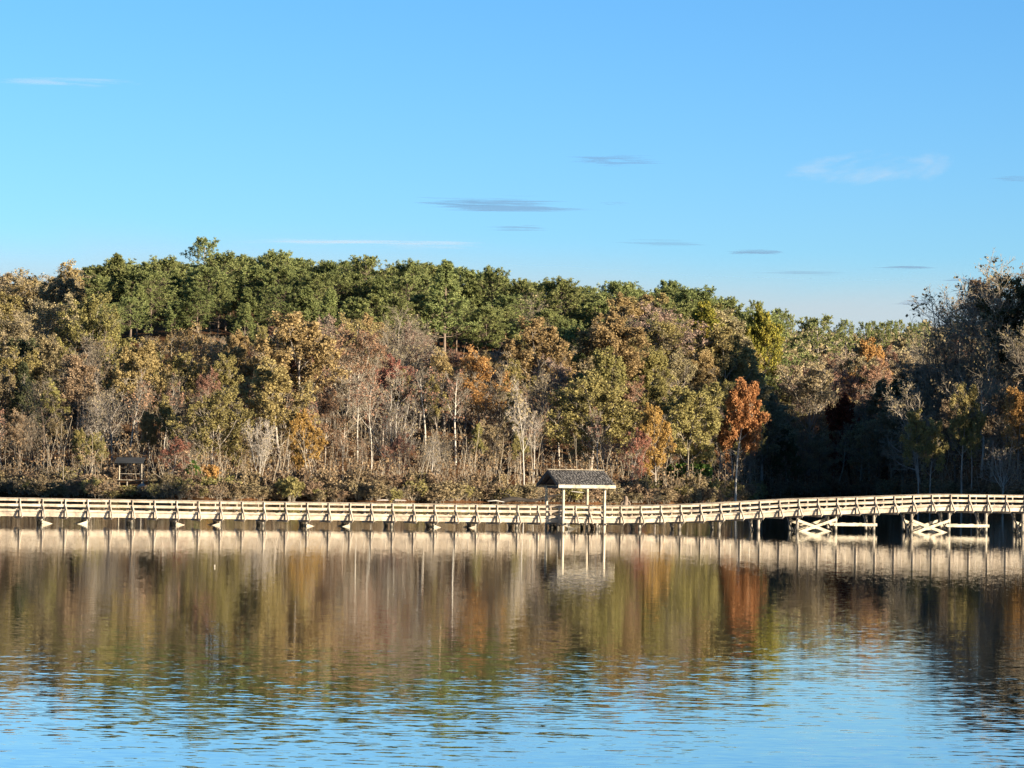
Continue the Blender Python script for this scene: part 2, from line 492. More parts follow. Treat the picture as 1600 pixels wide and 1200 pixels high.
def pine(seed, kind='round', t0v=None, fat=1.0):
    rng = np.random.default_rng(seed)
    P, R = grow(rng, np.zeros((1, 3)), np.array([[.01, 0, 1.]]), np.array([19.]), np.array([.28]), 12, .015, .04, .25)
    t0 = {'round': .34, 'sparse': .62, 'full': .22}[kind]
    if t0v: t0 = t0v
    n1 = {'round': 62, 'sparse': 22, 'full': 66}[kind]
    if kind == 'full':
        sh = lambda t: 1.25 - 1.0 * t
    else:
        sh = lambda t: .55 + 1.5 * np.sqrt(np.clip(t, 0, 1)) * (1 - t ** 2.2) * .9
    a = spawn(rng, P, R, np.array([19.]), n1, t0, .99, 95, 35, .185 * fat if kind != 'full' else .2, .38, sh)
    P1, R1 = grow(rng, *a, 5, .10, .10, .4)
    b = spawn(rng, P1, R1, a[2], 6, .35, 1, 50, 30, .42, .6)
    P2, R2 = grow(rng, b[0], b[1], b[2], np.maximum(b[3], .03), 2, .12, .12, .7)
    tr = tubes(P, R, 7)
    br = join([tubes(P1, np.maximum(R1, .035), 3), tubes(P2, R2, 3)])
    T = np.concatenate([P2[:, 1:, :].reshape(-1, 3), P1[:, -1:, :].reshape(-1, 3)])
    m = 15
    C0 = np.repeat(T, m, 0)
    dirs = norm(rng.normal(size=(len(C0), 3)) + [0, 0, .55])
    C = C0 + dirs * .26 + rng.normal(size=(len(C0), 3)) * .08
    s = (.20 + .18 * rng.random(len(C)))[:, None]
    side = norm(np.cross(dirs, rng.normal(size=(len(C0), 3))))
    V = np.stack([C - dirs * s, C + side * .085, C + dirs * s, C - side * .085], 1).reshape(-1, 3)
    Q = np.arange(len(V)).reshape(-1, 4)
    clump = np.repeat(rng.random(len(T)), m)
    var = np.repeat(np.clip(.25 + .35 * clump + .25 * dirs[:, 2] * 0 + rng.normal(size=len(C)) * .13, 0, 1), 4)
    top = V[:, 2].max(); k = 20.0 / top
    return dict(tr=(tr[0] * k, tr[1]), br=(br[0] * k, br[1]), lf=(V * k, Q, var))

class Proto:
    def __init__(s, g, leaf=None, wood='grey', twig='twig', w=1.0):
        s.tr = mesh_np('trunk', *g['tr'], mats=[BK[wood]], smooth=True)
        s.br = mesh_np('branches', *g['br'], mats=[BK[twig]])
        s.lf = None
        if leaf is not None:
            s.lf = mesh_np('crown', leaf[0], leaf[1], mats=[L['olive']], attr=leaf[2])
        v = g['br'][0]
        s.half = float(np.percentile(np.hypot(v[:, 0], v[:, 1]), 93))

def tree_at(name, proto, loc, h, leafmat, wood, twig, label, cat, group=None, wide=1.0, rz=0, lean=(0, 0), leaf_obj=True):
    e = empty(name, loc, label, cat, group)
    k = h / 20.0
    e.scale = (k * wide, k * wide, k)
    e.rotation_euler = (lean[0], lean[1], rz)
    for nm, me, mt in (('trunk', proto.tr, wood), ('branches', proto.br, twig), ('crown', proto.lf, leafmat)):
        if me is None or mt is None:
            continue
        o = bpy.data.objects.new(nm, me)
        link(o, e)
        sl = o.material_slots[0]
        sl.link = 'OBJECT'
        sl.material = mt
    return e

G = {}
for st, seeds in (('oak', (11, 12, 13)), ('wide', (21, 22)), ('fan', (31, 32)), ('slender', (41, 42)), ('tall', (51, 52)), ('multi', (61,))):
    for k, sd in enumerate(seeds):
        G[(st, k)] = decid(sd, st)
PR = {}
for (st, k), g in G.items():
    if st in ('oak', 'wide', 'tall'):
        PR[(st, k, 'full')] = Proto(g, foliage(k + 1, g, 22000, .27, .88))
    if st in ('oak', 'wide', 'tall', 'slender'):
        PR[(st, k, 'half')] = Proto(g, foliage(k + 7, g, 9000, .25, .7))
    if st in ('fan', 'multi', 'slender', 'oak', 'tall'):
        PR[(st, k, 'bare')] = Proto(g, foliage(k + 9, g, 500, .30, .5))
for k, (tv, ft) in enumerate(((.34, 1.0), (.42, 1.25), (.30, .9), (.50, 1.15), (.38, 1.4))):
    g = pine(71 + k, 'round', tv, ft); PR[('pine', k)] = Proto(g, g['lf'])
g = pine(81, 'sparse'); PR[('pine', 'sparse')] = Proto(g, g['lf'])
g = pine(82, 'full'); PR[('pine', 'full')] = Proto(g, g['lf'])

# ------------------------------------------------------------------ forest
rnd = random.Random(5)
used = []      # (px, d, ytop) of placed trees
LAND = []      # (px, py of crown, short name) of the trees one can single out
TAKEN = set()

SPECIES = {   # name, category, choices of prototype, leaf material, wood, twig
    'pine': ('pine_tree', 'pine tree', [('pine', k) for k in range(5)], 'pine', 'brown', 'brown'),
    'pine_sparse': ('pine_tree', 'pine tree', [('pine', 'sparse')], 'pine', 'grey', 'grey'),
    'evergreen': ('evergreen_tree', 'evergreen tree', [('pine', 'full')], 'pine', 'brown', 'brown'),
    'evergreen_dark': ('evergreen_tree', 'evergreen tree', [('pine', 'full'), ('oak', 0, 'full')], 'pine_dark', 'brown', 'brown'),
    'gold': ('oak_tree', 'oak tree', [('oak', 0, 'full'), ('oak', 1, 'half'), ('oak', 2, 'full'), ('wide', 0, 'half'), ('tall', 0, 'full'), ('tall', 1, 'full')], 'gold', 'grey', 'twig'),
    'olive': ('oak_tree', 'oak tree', [('oak', 1, 'full'), ('oak', 0, 'half'), ('wide', 1, 'full'), ('tall', 0, 'full'), ('tall', 1, 'full')], 'olive', 'grey', 'twig'),
    'green': ('oak_tree', 'oak tree', [('oak', i, 'full') for i in range(3)], 'green', 'brown', 'brown'),
    'amber': ('oak_tree', 'oak tree', [('oak', i, 'full') for i in range(3)], 'amber', 'grey', 'twig'),
    'orange': ('maple_tree', 'maple tree', [('oak', i, 'full') for i in range(3)], 'orange', 'pale', 'twig'),
    'russet': ('hardwood_tree', 'tree', [('wide', 0, 'half'), ('wide', 1, 'half'), ('oak', 1, 'half')], 'russet', 'grey', 'twig'),
    'red': ('maple_tree', 'maple tree', [('oak', 1, 'half'), ('oak', 2, 'half')], 'red', 'grey', 'twig'),
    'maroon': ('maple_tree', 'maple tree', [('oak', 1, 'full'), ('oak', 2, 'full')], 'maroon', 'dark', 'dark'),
    'tan': ('hardwood_tree', 'tree', [('oak', i, 'half') for i in range(3)] + [('tall', 0, 'half'), ('tall', 1, 'half')], 'tan', 'grey', 'twig'),
    'pink': ('hardwood_tree', 'tree', [('wide', 0, 'half'), ('wide', 1, 'half')], 'pink', 'grey', 'twig'),
    'thin': ('hardwood_tree', 'tree', [('tall', 0, 'half'), ('tall', 1, 'half'), ('slender', 0, 'half'), ('slender', 1, 'half')], 'olive', 'grey', 'twig'),
    'bare': ('bare_tree', 'bare tree', [('fan', 0, 'bare'), ('fan', 1, 'bare'), ('oak', 0, 'bare'), ('oak', 2, 'bare')], 'tan', 'grey', 'twig'),
    'bare_pale': ('bare_tree', 'bare tree', [('fan', 0, 'bare'), ('slender', 0, 'bare'), ('slender', 1, 'bare')], 'tan', 'pale', 'grey'),
    'pole': ('bare_tree', 'bare tree', [('tall', 0, 'bare'), ('tall', 1, 'bare'), ('slender', 0, 'bare'), ('slender', 1, 'bare')], 'russet', 'pale', 'twig'),
    'bare_multi': ('bare_tree', 'bare tree', [('multi', 0, 'bare')], 'tan', 'pale', 'grey'),
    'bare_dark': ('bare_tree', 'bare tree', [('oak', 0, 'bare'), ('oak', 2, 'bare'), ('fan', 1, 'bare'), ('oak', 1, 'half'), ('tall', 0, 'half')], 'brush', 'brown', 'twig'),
}

def plant(kind, px, ytop, d, label, group=None, wide=1.0, proto=None, lean=(0, 0), hmax=34, hmin=4, h=None):
    name, cat, ch, lm, wd, tw = SPECIES[kind]
    p = unproj(px, ytop, d)
    z0 = gz(p.x, p.y)
    hh = h if h else min(hmax, max(hmin, p.z - z0))
    pr = PR[proto if proto else rnd.choice(ch)]
    used.append((px, d, ytop))
    return tree_at(name, pr, (p.x, p.y, z0 - .15), hh, L[lm], BK[wd], BK[tw], label, cat, group, wide, rnd.random() * 6.28, lean)

# --- trees one can single out (kind, px, ytop, distance, label, width factor, prototype)
NOTABLE = [
 ('pine_sparse', 316, 366, 690, 'thin-crowned pine standing clear above all others on the left hilltop', 1.0, None),
 ('evergreen', 188, 392, 612, 'broad dark pine at the left end of the evergreens, beside the orange treetops', 1.15, None),
 ('pine', 355, 389, 640, 'rounded deep green pine just right of the thin-crowned pine on the hilltop', 1.2, None),
 ('pine', 262, 396, 640, 'dark green pine on the hilltop left of the thin-crowned pine', 1.1, None),
 ('pine', 434, 386, 650, 'feathery topped pine on the crest where the hilltop starts to fall', 1.0, None),
 ('pine', 570, 396, 640, 'pine with a rounded crown on the crest left of the notch in the skyline', 1.1, None),
 ('evergreen', 697, 402, 585, 'large layered pine with drooping pale green boughs, right of the fan-shaped bare tree', 1.25, None),
 ('pine', 645, 401, 640, 'pine on the skyline directly behind the large layered pine', 1.0, None),
 ('pine', 768, 412, 640, 'pine with a pointed top right of the large layered pine', 1.0, None),
 ('pine', 817, 432, 640, 'low rounded pine on the skyline above the gold tree in mid slope', 1.05, None),
 ('pine', 878, 429, 630, 'domed pine on the skyline straight above the boardwalk shelter', 1.25, None),
 ('pine', 965, 435, 640, 'broad domed pine on the skyline right of the boardwalk shelter', 1.2, None),
 ('pine', 1045, 434, 690, 'open-crowned pine poking above the skyline left of the last domed pine', .9, None),
 ('pine', 1092, 443, 630, 'last large domed pine before the skyline drops to the right', 1.35, None),
 ('pine', 1140, 460, 640, 'smaller dark pine on the falling right shoulder of the hill', .9, None),
 ('pine', 890, 505, 540, 'dark green pine low on the slope behind the gold crowns', 1.25, None),
 ('evergreen', 385, 470, 575, 'bright green pine half way up the left slope', 1.1, None),
 ('evergreen', 215, 440, 590, 'dark layered pine reaching low down the left slope', 1.2, None),
 ('pine_sparse', 1288, 476, 860, 'lone pine with a tufted crown above the distant brown treeline', 1.15, None),
 ('bare', 618, 476, 535, 'large fan-shaped bare grey tree high on the slope', 1.25, ('fan', 0, 'bare')),
 ('bare_pale', 613, 592, 462, 'pale-trunked bare tree with a brushy top below the large fan-shaped one', .95, ('fan', 1, 'bare')),
 ('russet', 555, 508, 505, 'wide russet-leaved tree left of the large fan-shaped bare tree', 1.1, ('wide', 0, 'half')),
 ('red', 600, 555, 490, 'red-leaved tree between the russet tree and the pale-trunked bare tree', .9, None),
 ('bare_pale', 822, 588, 446, 'slender white-barked tree rising from the waterline left of the boardwalk shelter', .75, ('slender', 0, 'bare')),
 ('bare_pale', 672, 668, 446, 'leaning white-stemmed young tree at the waterline above the pale logs', .8, ('slender', 1, 'bare')),
 ('orange', 1151, 594, 490, 'bright orange-leaved maple at the edge of the shaded cove', .82, ('tall', 0, 'full')),
 ('amber', 1026, 632, 468, 'small golden-orange oak on the lower slope right of the shelter', .72, ('oak', 0, 'full')),
 ('red', 985, 668, 466, 'small dull red tree tucked under the golden-orange oak', .9, None),
 ('pink', 1040, 474, 575, 'broad dusky pink leafless-looking crown high on the slope at the pines\' edge', 1.35, ('wide', 1, 'half')),
 ('gold', 470, 488, 490, 'tall golden oak filling the slope left of the russet tree', 1.2, ('oak', 0, 'full')),
 ('gold', 440, 560, 465, 'golden-green oak in front of the tall golden oak', 1.15, ('oak', 1, 'full')),
 ('amber', 490, 640, 447, 'small amber oak low on the bank left of the pale-trunked bare tree', .95, ('oak', 2, 'full')),
 ('gold', 300, 506, 500, 'golden oak with bare grey limbs showing, below the hilltop pines', 1.2, ('wide', 0, 'half')),
 ('gold', 215, 528, 485, 'copper-gold oak above the small shelter on the far bank', 1.1, ('oak', 1, 'full')),
 ('olive', 335, 606, 446, 'broad yellow-olive oak on the bank right of the red sapling', 1.15, ('wide', 1, 'full')),
 ('bare_pale', 160, 582, 468, 'bare pale-limbed tree above and left of the far bank shelter', 1.05, ('fan', 1, 'bare')),
 ('bare_multi', 408, 652, 441, 'whitish many-stemmed bare tree leaning out over the bank', .8, None),
 ('red', 268, 682, 438, 'red-leaved sapling beside the far bank shelter', 1.25, ('oak', 2, 'half')),
 ('gold', 838, 496, 520, 'yellow-gold oak crown against the dark low pine', 1.1, ('oak', 0, 'full')),
 ('amber', 755, 543, 495, 'amber and yellow tree with pale forked limbs left of the slender white-barked tree', 1.0, ('oak', 1, 'half')),
 ('gold', 955, 492, 535, 'golden oak on the upper slope left of the dusky pink crown', 1.25, ('oak', 2, 'full')),
 ('olive', 925, 580, 480, 'rounded olive oak in the middle of the slope above the shelter', 1.2, ('wide', 0, 'full')),
 ('olive', 945, 545, 505, 'gold-green oak behind the rounded olive oak', 1.1, ('oak', 1, 'full')),
 ('olive', 1075, 600, 485, 'olive oak between the golden-orange oak and the orange maple', 1.1, ('oak', 0, 'full')),
 ('green', 1085, 472, 605, 'yellow-green oak with clumped leaves in front of the last domed pine', 1.1, ('oak', 1, 'full')),
 ('green', 1176, 481, 640, 'yellow-green oak on the right shoulder of the hill', .66, ('oak', 2, 'full')),
 ('gold', 1135, 508, 570, 'gold oak below the yellow-green oaks on the right shoulder', 1.0, ('oak', 0, 'full')),
 ('tan', 1265, 556, 640, 'sunlit tan tree above the dark cove', 1.1, ('wide', 0, 'half')),
 ('amber', 1355, 530, 760, 'amber-leaved tree catching the sun above the shaded cove', 1.0, ('oak', 1, 'full')),
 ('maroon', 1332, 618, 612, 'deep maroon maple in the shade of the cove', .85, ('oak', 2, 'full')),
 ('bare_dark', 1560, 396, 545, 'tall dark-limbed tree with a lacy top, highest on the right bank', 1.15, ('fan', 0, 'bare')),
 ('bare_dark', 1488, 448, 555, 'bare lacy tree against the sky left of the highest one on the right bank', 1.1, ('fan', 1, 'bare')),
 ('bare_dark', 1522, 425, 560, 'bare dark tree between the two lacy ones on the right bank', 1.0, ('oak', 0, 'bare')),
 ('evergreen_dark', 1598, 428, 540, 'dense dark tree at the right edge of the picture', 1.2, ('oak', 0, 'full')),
 ('amber', 1592, 602, 488, 'amber-leaved small tree at the right edge over the boardwalk', .75, ('oak', 0, 'full')),
 ('bare_pale', 1568, 676, 482, 'low spreading bare pale tree at the right bank\'s foot', 1.2, ('fan', 1, 'bare')),
 ('bare', 1440, 590, 545, 'bare tree with a long pale leaning limb in the shade', 1.1, ('oak', 2, 'bare')),
 ('gold', 95, 408, 640, 'orange-gold treetop on the far left skyline beside the first pine', 1.15, ('oak', 1, 'half')),
 ('tan', 40, 420, 640, 'tan-gold tree on the skyline second from the left edge', 1.1, ('oak', 0, 'half')),
 ('tan', 5, 426, 650, 'thin tan crown on the skyline cut by the left edge', 1.1, ('oak', 2, 'half')),
]
SHORT = {
 'thin-crowned pine standing clear above all others on the left hilltop': 'thin-crowned hilltop pine',
 'broad dark pine at the left end of the evergreens, beside the orange treetops': 'broad dark leftmost pine',
 'feathery topped pine on the crest where the hilltop starts to fall': 'feathery topped pine',
 'pine with a rounded crown on the crest left of the notch in the skyline': 'pine left of the skyline notch',
 'large layered pine with drooping pale green boughs, right of the fan-shaped bare tree': 'large layered pine',
 'pine with a pointed top right of the large layered pine': 'pointed-top pine',
 'domed pine on the skyline straight above the boardwalk shelter': 'domed pine above the boardwalk shelter',
 'broad domed pine on the skyline right of the boardwalk shelter': 'broad domed pine',
 'last large domed pine before the skyline drops to the right': 'last large domed pine',
 'dark green pine low on the slope behind the gold crowns': 'low dark green pine',
 'bright green pine half way up the left slope': 'bright green left-slope pine',
 'dark layered pine reaching low down the left slope': 'dark layered left-slope pine',
 'lone pine with a tufted crown above the distant brown treeline': 'lone pine over the distant treeline',
 'large fan-shaped bare grey tree high on the slope': 'large fan-shaped bare tree',
 'pale-trunked bare tree with a brushy top below the large fan-shaped one': 'pale-trunked brushy bare tree',
 'wide russet-leaved tree left of the large fan-shaped bare tree': 'wide russet tree',
 'slender white-barked tree rising from the waterline left of the boardwalk shelter': 'slender white-barked tree',
 'leaning white-stemmed young tree at the waterline above the pale logs': 'leaning white-stemmed tree',
 'bright orange-leaved maple at the edge of the shaded cove': 'bright orange maple',
 'small golden-orange oak on the lower slope right of the shelter': 'small golden-orange oak',
 'broad dusky pink leafless-looking crown high on the slope at the pines\' edge': 'broad dusky pink crown',
 'tall golden oak filling the slope left of the russet tree': 'tall golden oak',
 'golden-green oak in front of the tall golden oak': 'golden-green oak',
 'golden oak with bare grey limbs showing, below the hilltop pines': 'golden oak with bare limbs',
 'copper-gold oak above the small shelter on the far bank': 'copper-gold oak',
 'broad yellow-olive oak on the bank right of the red sapling': 'broad yellow-olive oak',
 'bare pale-limbed tree above and left of the far bank shelter': 'bare pale-limbed tree',
 'whitish many-stemmed bare tree leaning out over the bank': 'whitish many-stemmed tree',
 'red-leaved sapling beside the far bank shelter': 'red-leaved sapling',
 'amber and yellow tree with pale forked limbs left of the slender white-barked tree': 'amber tree with forked limbs',
 'rounded olive oak in the middle of the slope above the shelter': 'rounded olive oak',
 'yellow-green oak on the right shoulder of the hill': 'right-shoulder yellow-green oak',
 'gold oak below the yellow-green oaks on the right shoulder': 'right-shoulder gold oak',
 'sunlit tan tree above the dark cove': 'sunlit tan tree',
 'amber-leaved tree catching the sun above the shaded cove': 'sunlit amber tree',
 'deep maroon maple in the shade of the cove': 'deep maroon maple',
 'tall dark-limbed tree with a lacy top, highest on the right bank': 'highest lacy tree',
 'dense dark tree at the right edge of the picture': 'dense dark tree at the right edge',
 'low spreading bare pale tree at the right bank\'s foot': 'low spreading pale bare tree',
 'bare tree with a long pale leaning limb in the shade': 'bare tree with a long leaning limb',
 'orange-gold treetop on the far left skyline beside the first pine': 'orange-gold far left treetop',
 'tan-gold tree on the skyline second from the left edge': 'tan-gold skyline tree',
 'thin tan crown on the skyline cut by the left edge': 'thin tan crown at the left edge',
}
for kind, px, yt, d, lab, wd, pr in NOTABLE:
    if lab in SHORT: LAND.append((px, yt, SHORT[lab]))
    plant(kind, px, yt, d, lab, wide=wd, proto=pr, lean=(rnd.uniform(-.03, .03), rnd.uniform(-.03, .03)))
for px, yt in ((1436, 640), (1455, 655), (1505, 600), (1519, 640)):
    plant('thin', px, yt, 500, {1436: 'straight grey trunk on the shaded right bank, left of the thinner pole-like one',
        1455: 'thin pole-like trunk on the shaded right bank beside the straight grey one',
        1505: 'tallest straight pale trunk on the shaded right bank',
        1519: 'thin dark trunk right of the tallest straight pale one'}[px], wide=.7, proto=('tall', 0, 'half'))

# --- skyline curve of the photograph (top of foliage against the sky)
SKX = [-200, 0, 60, 140, 180, 260, 330, 430, 500, 560, 615, 660, 720, 765, 800, 870, 920, 960, 1010, 1080, 1130, 1180, 1215, 1260, 1330, 1420, 1455, 1480, 1520, 1560, 1600, 1700]
SKY = [425, 420, 418, 410, 398, 398, 390, 390, 402, 398, 412, 402, 405, 418, 436, 432, 446, 437, 440, 447, 462, 474, 490, 500, 500, 508, 500, 462, 430, 402, 400, 400]

ADJ = {'pine': 'green pine with a rounded needle crown', 'evergreen': 'layered evergreen', 'gold': 'golden-leaved oak', 'olive': 'olive-leaved oak',
       'green': 'yellow-green oak', 'amber': 'amber oak', 'russet': 'russet-leaved tree', 'red': 'red-leaved tree', 'tan': 'half-bare tan tree',
       'pink': 'dusky pink half-bare tree', 'thin': 'slim half-bare tree', 'bare': 'bare grey tree', 'bare_pale': 'pale-barked bare tree',
       'bare_dark': 'dark half-bare tree', 'pole': 'slim pale-trunked bare tree', 'evergreen_dark': 'dark evergreen', 'bare_multi': 'many-stemmed bare tree', 'maroon': 'maroon tree', 'orange': 'orange tree'}

PBX = [0, 130, 175, 330, 400, 470, 560, 700, 760, 830, 900, 960, 1050, 1100, 1200]
PBY = [425, 425, 530, 520, 505, 492, 482, 520, 535, 498, 525, 490, 474, 480, 485]
def below_pines(px):
    return float(ipol(px, PBX, PBY)) + rnd.uniform(0, 22)

def wchoice(ws):
    t = rnd.random() * sum(w for _, w in ws)
    for k, w in ws:
        t -= w
        if t <= 0: return k
    return ws[-1][0]

def relation(px, py, adj, pre=''):
    """a label that places a tree by the nearest tree one can single out; first free one wins"""
    c = sorted(LAND, key=lambda t: math.hypot(t[0] - px, (t[1] - py) * 1.1))
    for near in (18, 0):
        for tx, ty, nm in c[:14]:
            dx, dy = px - tx, py - ty
            side = '' if abs(dx) < 14 else ('left of' if dx < 0 else 'right of')
            ud = '' if abs(dy) < 16 else ('above' if dy < 0 else 'below')
            if pre: ud = 'below'
            far = 'just ' if math.hypot(dx, dy) < 45 and not near == 0 else ('further ' if near == 0 else '')
            if side and ud: r = f'{ud} and {side}'
            elif side: r = side
            elif ud: r = ud
            else: r = 'behind'
            lab = f'{adj} {pre}{far if r != "behind" else ""}{r} the {nm}'
            if lab not in TAKEN and len(lab.split()) <= 16:
                TAKEN.add(lab)
                return lab
    lab = f'{adj} {pre}near the {c[0][2]}'
    return lab

def fill(pxs, dfun, hrange, kinds, tier, jitter=8, clear=9, sky=None, wide=(.9, 1.15), cap=None):
    for px in pxs:
        px = px + rnd.uniform(-jitter, jitter)
        d = dfun(px)
        if (abs(px - 207) < 32 or abs(px - 275) < 12) and d < 450:
            continue
        if any(abs(px - a) < clear and abs(d - b) < 14 for a, b, _ in used):
            continue
        p = unproj(px, 600, d)
        z0 = gz(p.x, p.y)
        h = rnd.uniform(*hrange)
        yt = yhor(px) - (z0 + h - H0) * F0 / d
        lim = float(ipol(px, SKX, SKY)) + rnd.uniform(-4, 13)
        if sky is not None:
            yt = float(ipol(px, SKX, SKY)) + rnd.uniform(*sky)
        yt = max(yt, lim)
        if cap is not None:
            yt = max(yt, cap(px))
        kind = kinds(px, yt)
        if kind is None:
            continue
        lab = relation(px, yt, ADJ[kind])
        plant(kind, px, yt, d, lab, group=tier, wide=rnd.uniform(*wide), lean=(rnd.uniform(-.04, .04), rnd.uniform(-.04, .04)))

def dsh(px):
    return float(ipol(px, PXK, DSH))

# crest row
def k_crest(px, yt):
    if px < 135: return wchoice([('tan', 4), ('gold', 2), ('bare', 2)])
    if px < 1190: return 'pine'
    return None
fill(range(-10, 1180, 27), lambda p: rnd.uniform(650, 690), (20, 30), k_crest, 'trees on the crest of the hill', sky=(0, 12), wide=(1.25, 1.6))
def k_upper(px, yt):
    if px < 130: return wchoice([('tan', 4), ('bare', 4), ('gold', 1), ('olive', 1)])
    if px < 420: return wchoice([('pine', 9), ('evergreen', 2)])
    if px < 560: return wchoice([('pine', 5), ('bare', 2), ('evergreen', 1)])
    if px < 940: return wchoice([('pine', 8), ('bare', .6), ('evergreen', 1)])
    if px < 1080: return wchoice([('pine', 5), ('pink', 1), ('gold', 1)])
    return wchoice([('green', 1), ('tan', 3), ('gold', 2), ('olive', 1)])
fill(range(-5, 1200, 31), lambda p: rnd.uniform(608, 640), (20, 27), k_upper, 'trees on the upper slope', wide=(1.25, 1.6), cap=lambda p: float(ipol(p, SKX, SKY)) + 22)
fill(range(8, 1200, 34), lambda p: rnd.uniform(572, 600), (20, 25), k_upper, 'trees high on the slope', wide=(1.2, 1.55), cap=lambda p: float(ipol(p, SKX, SKY)) + rnd.uniform(45, 75))
# middle
def k_mid(px, yt):
    if px < 130: return wchoice([('tan', 2), ('thin', 3), ('bare_dark', 4), ('evergreen_dark', 1)])  # dark kinds at far left put the corner's shade into their colour
    if px < 420: return wchoice([('gold', 4), ('olive', 2), ('tan', 2), ('bare', 3), ('thin', 1)])
    if px < 720: return wchoice([('russet', 2), ('gold', 2), ('bare', 3), ('pink', 2), ('tan', 2)])
    if px < 1000: return wchoice([('gold', 3), ('olive', 3), ('tan', 3), ('bare', 2), ('russet', 1), ('pink', 1)])
    if px < 1200: return wchoice([('tan', 3), ('olive', 2), ('pink', 2), ('bare', 2), ('gold', 1)])
    return None
fill(range(0, 1190, 34), lambda p: rnd.uniform(dsh(p) + 95, dsh(p) + 125), (15, 20), k_mid, 'trees in the middle of the slope', wide=(1.0, 1.25), cap=below_pines)
fill(range(14, 1190, 36), lambda p: rnd.uniform(dsh(p) + 60, dsh(p) + 85), (14, 18), k_mid, 'trees below the middle of the slope', wide=(.95, 1.2), cap=lambda p: below_pines(p) + 25)
fill(range(178, 440, 22), lambda p: rnd.uniform(545, 566), (17, 21), k_mid, 'trees just below the pines on the left', wide=(1.0, 1.25), cap=lambda p: below_pines(p) - 8)
# lower
def k_low(px, yt):
    if px < 125: return wchoice([('bare_dark', 5), ('thin', 2), ('evergreen_dark', 1), ('pole', 1)])  # far left again: darker kinds stand in for shade
    if px < 420: return wchoice([('thin', 3), ('bare', 3), ('olive', 1), ('russet', 1), ('gold', 1), ('pole', 4)])
    if px < 720: return wchoice([('bare', 3), ('thin', 3), ('russet', 2), ('pole', 5)])
    if px < 1190: return wchoice([('bare', 2), ('thin', 3), ('olive', 1), ('tan', 2), ('russet', 1), ('pole', 5)])
    return None
fill(range(-8, 1190, 27), lambda p: rnd.uniform(dsh(p) + 34, dsh(p) + 56), (12, 17), k_low, 'trees low on the slope', wide=(.8, 1.1))
fill(range(0, 1190, 30), lambda p: rnd.uniform(dsh(p) + 14, dsh(p) + 32), (7, 13), k_low, 'small trees close to the water', wide=(.75, 1.05))
fill(range(1160, 1310, 19), lambda p: rnd.uniform(622, 665), (13, 18), lambda p, y: wchoice([('tan', 4), ('gold', 2), ('olive', 2), ('pink', 1)]), 'sunlit trees at the head of the cove', wide=(1.0, 1.25), cap=lambda p: 522 + rnd.uniform(0, 30))
# cove and right bank
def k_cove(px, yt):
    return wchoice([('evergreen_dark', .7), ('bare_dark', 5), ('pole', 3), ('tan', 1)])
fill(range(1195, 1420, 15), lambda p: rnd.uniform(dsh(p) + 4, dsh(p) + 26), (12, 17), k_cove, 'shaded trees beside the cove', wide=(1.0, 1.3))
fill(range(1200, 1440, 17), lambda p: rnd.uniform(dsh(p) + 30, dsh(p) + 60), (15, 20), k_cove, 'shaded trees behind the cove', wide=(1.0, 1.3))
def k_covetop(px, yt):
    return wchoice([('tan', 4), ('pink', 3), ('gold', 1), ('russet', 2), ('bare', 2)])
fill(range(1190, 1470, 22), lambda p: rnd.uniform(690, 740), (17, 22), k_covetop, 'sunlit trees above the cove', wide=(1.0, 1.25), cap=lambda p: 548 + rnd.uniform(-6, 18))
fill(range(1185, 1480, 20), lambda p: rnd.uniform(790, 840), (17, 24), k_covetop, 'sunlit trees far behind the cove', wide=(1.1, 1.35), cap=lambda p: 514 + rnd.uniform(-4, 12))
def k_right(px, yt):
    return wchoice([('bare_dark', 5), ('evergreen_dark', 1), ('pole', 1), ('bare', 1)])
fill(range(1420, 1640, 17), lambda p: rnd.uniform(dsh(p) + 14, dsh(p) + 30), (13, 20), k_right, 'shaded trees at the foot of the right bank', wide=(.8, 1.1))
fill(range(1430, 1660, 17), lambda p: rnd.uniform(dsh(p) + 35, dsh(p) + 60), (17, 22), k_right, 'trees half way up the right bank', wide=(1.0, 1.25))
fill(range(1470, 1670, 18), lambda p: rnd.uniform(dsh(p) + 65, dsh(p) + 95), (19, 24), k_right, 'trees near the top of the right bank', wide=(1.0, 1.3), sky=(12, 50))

# distant pines on the low skyline
for i, (px, yt) in enumerate(((1216, 478), (1228, 486), (1263, 492), (1322, 496), (1350, 500), (1365, 499), (1378, 500), (1393, 498), (1407, 497), (1425, 501), (1444, 501), (1180, 466))):
    plant('pine_sparse', px, yt, 960 + (i % 3) * 30, relation(px, yt, 'tiny distant pine'), 'distant pines on the low skyline', wide=.75, hmin=6)

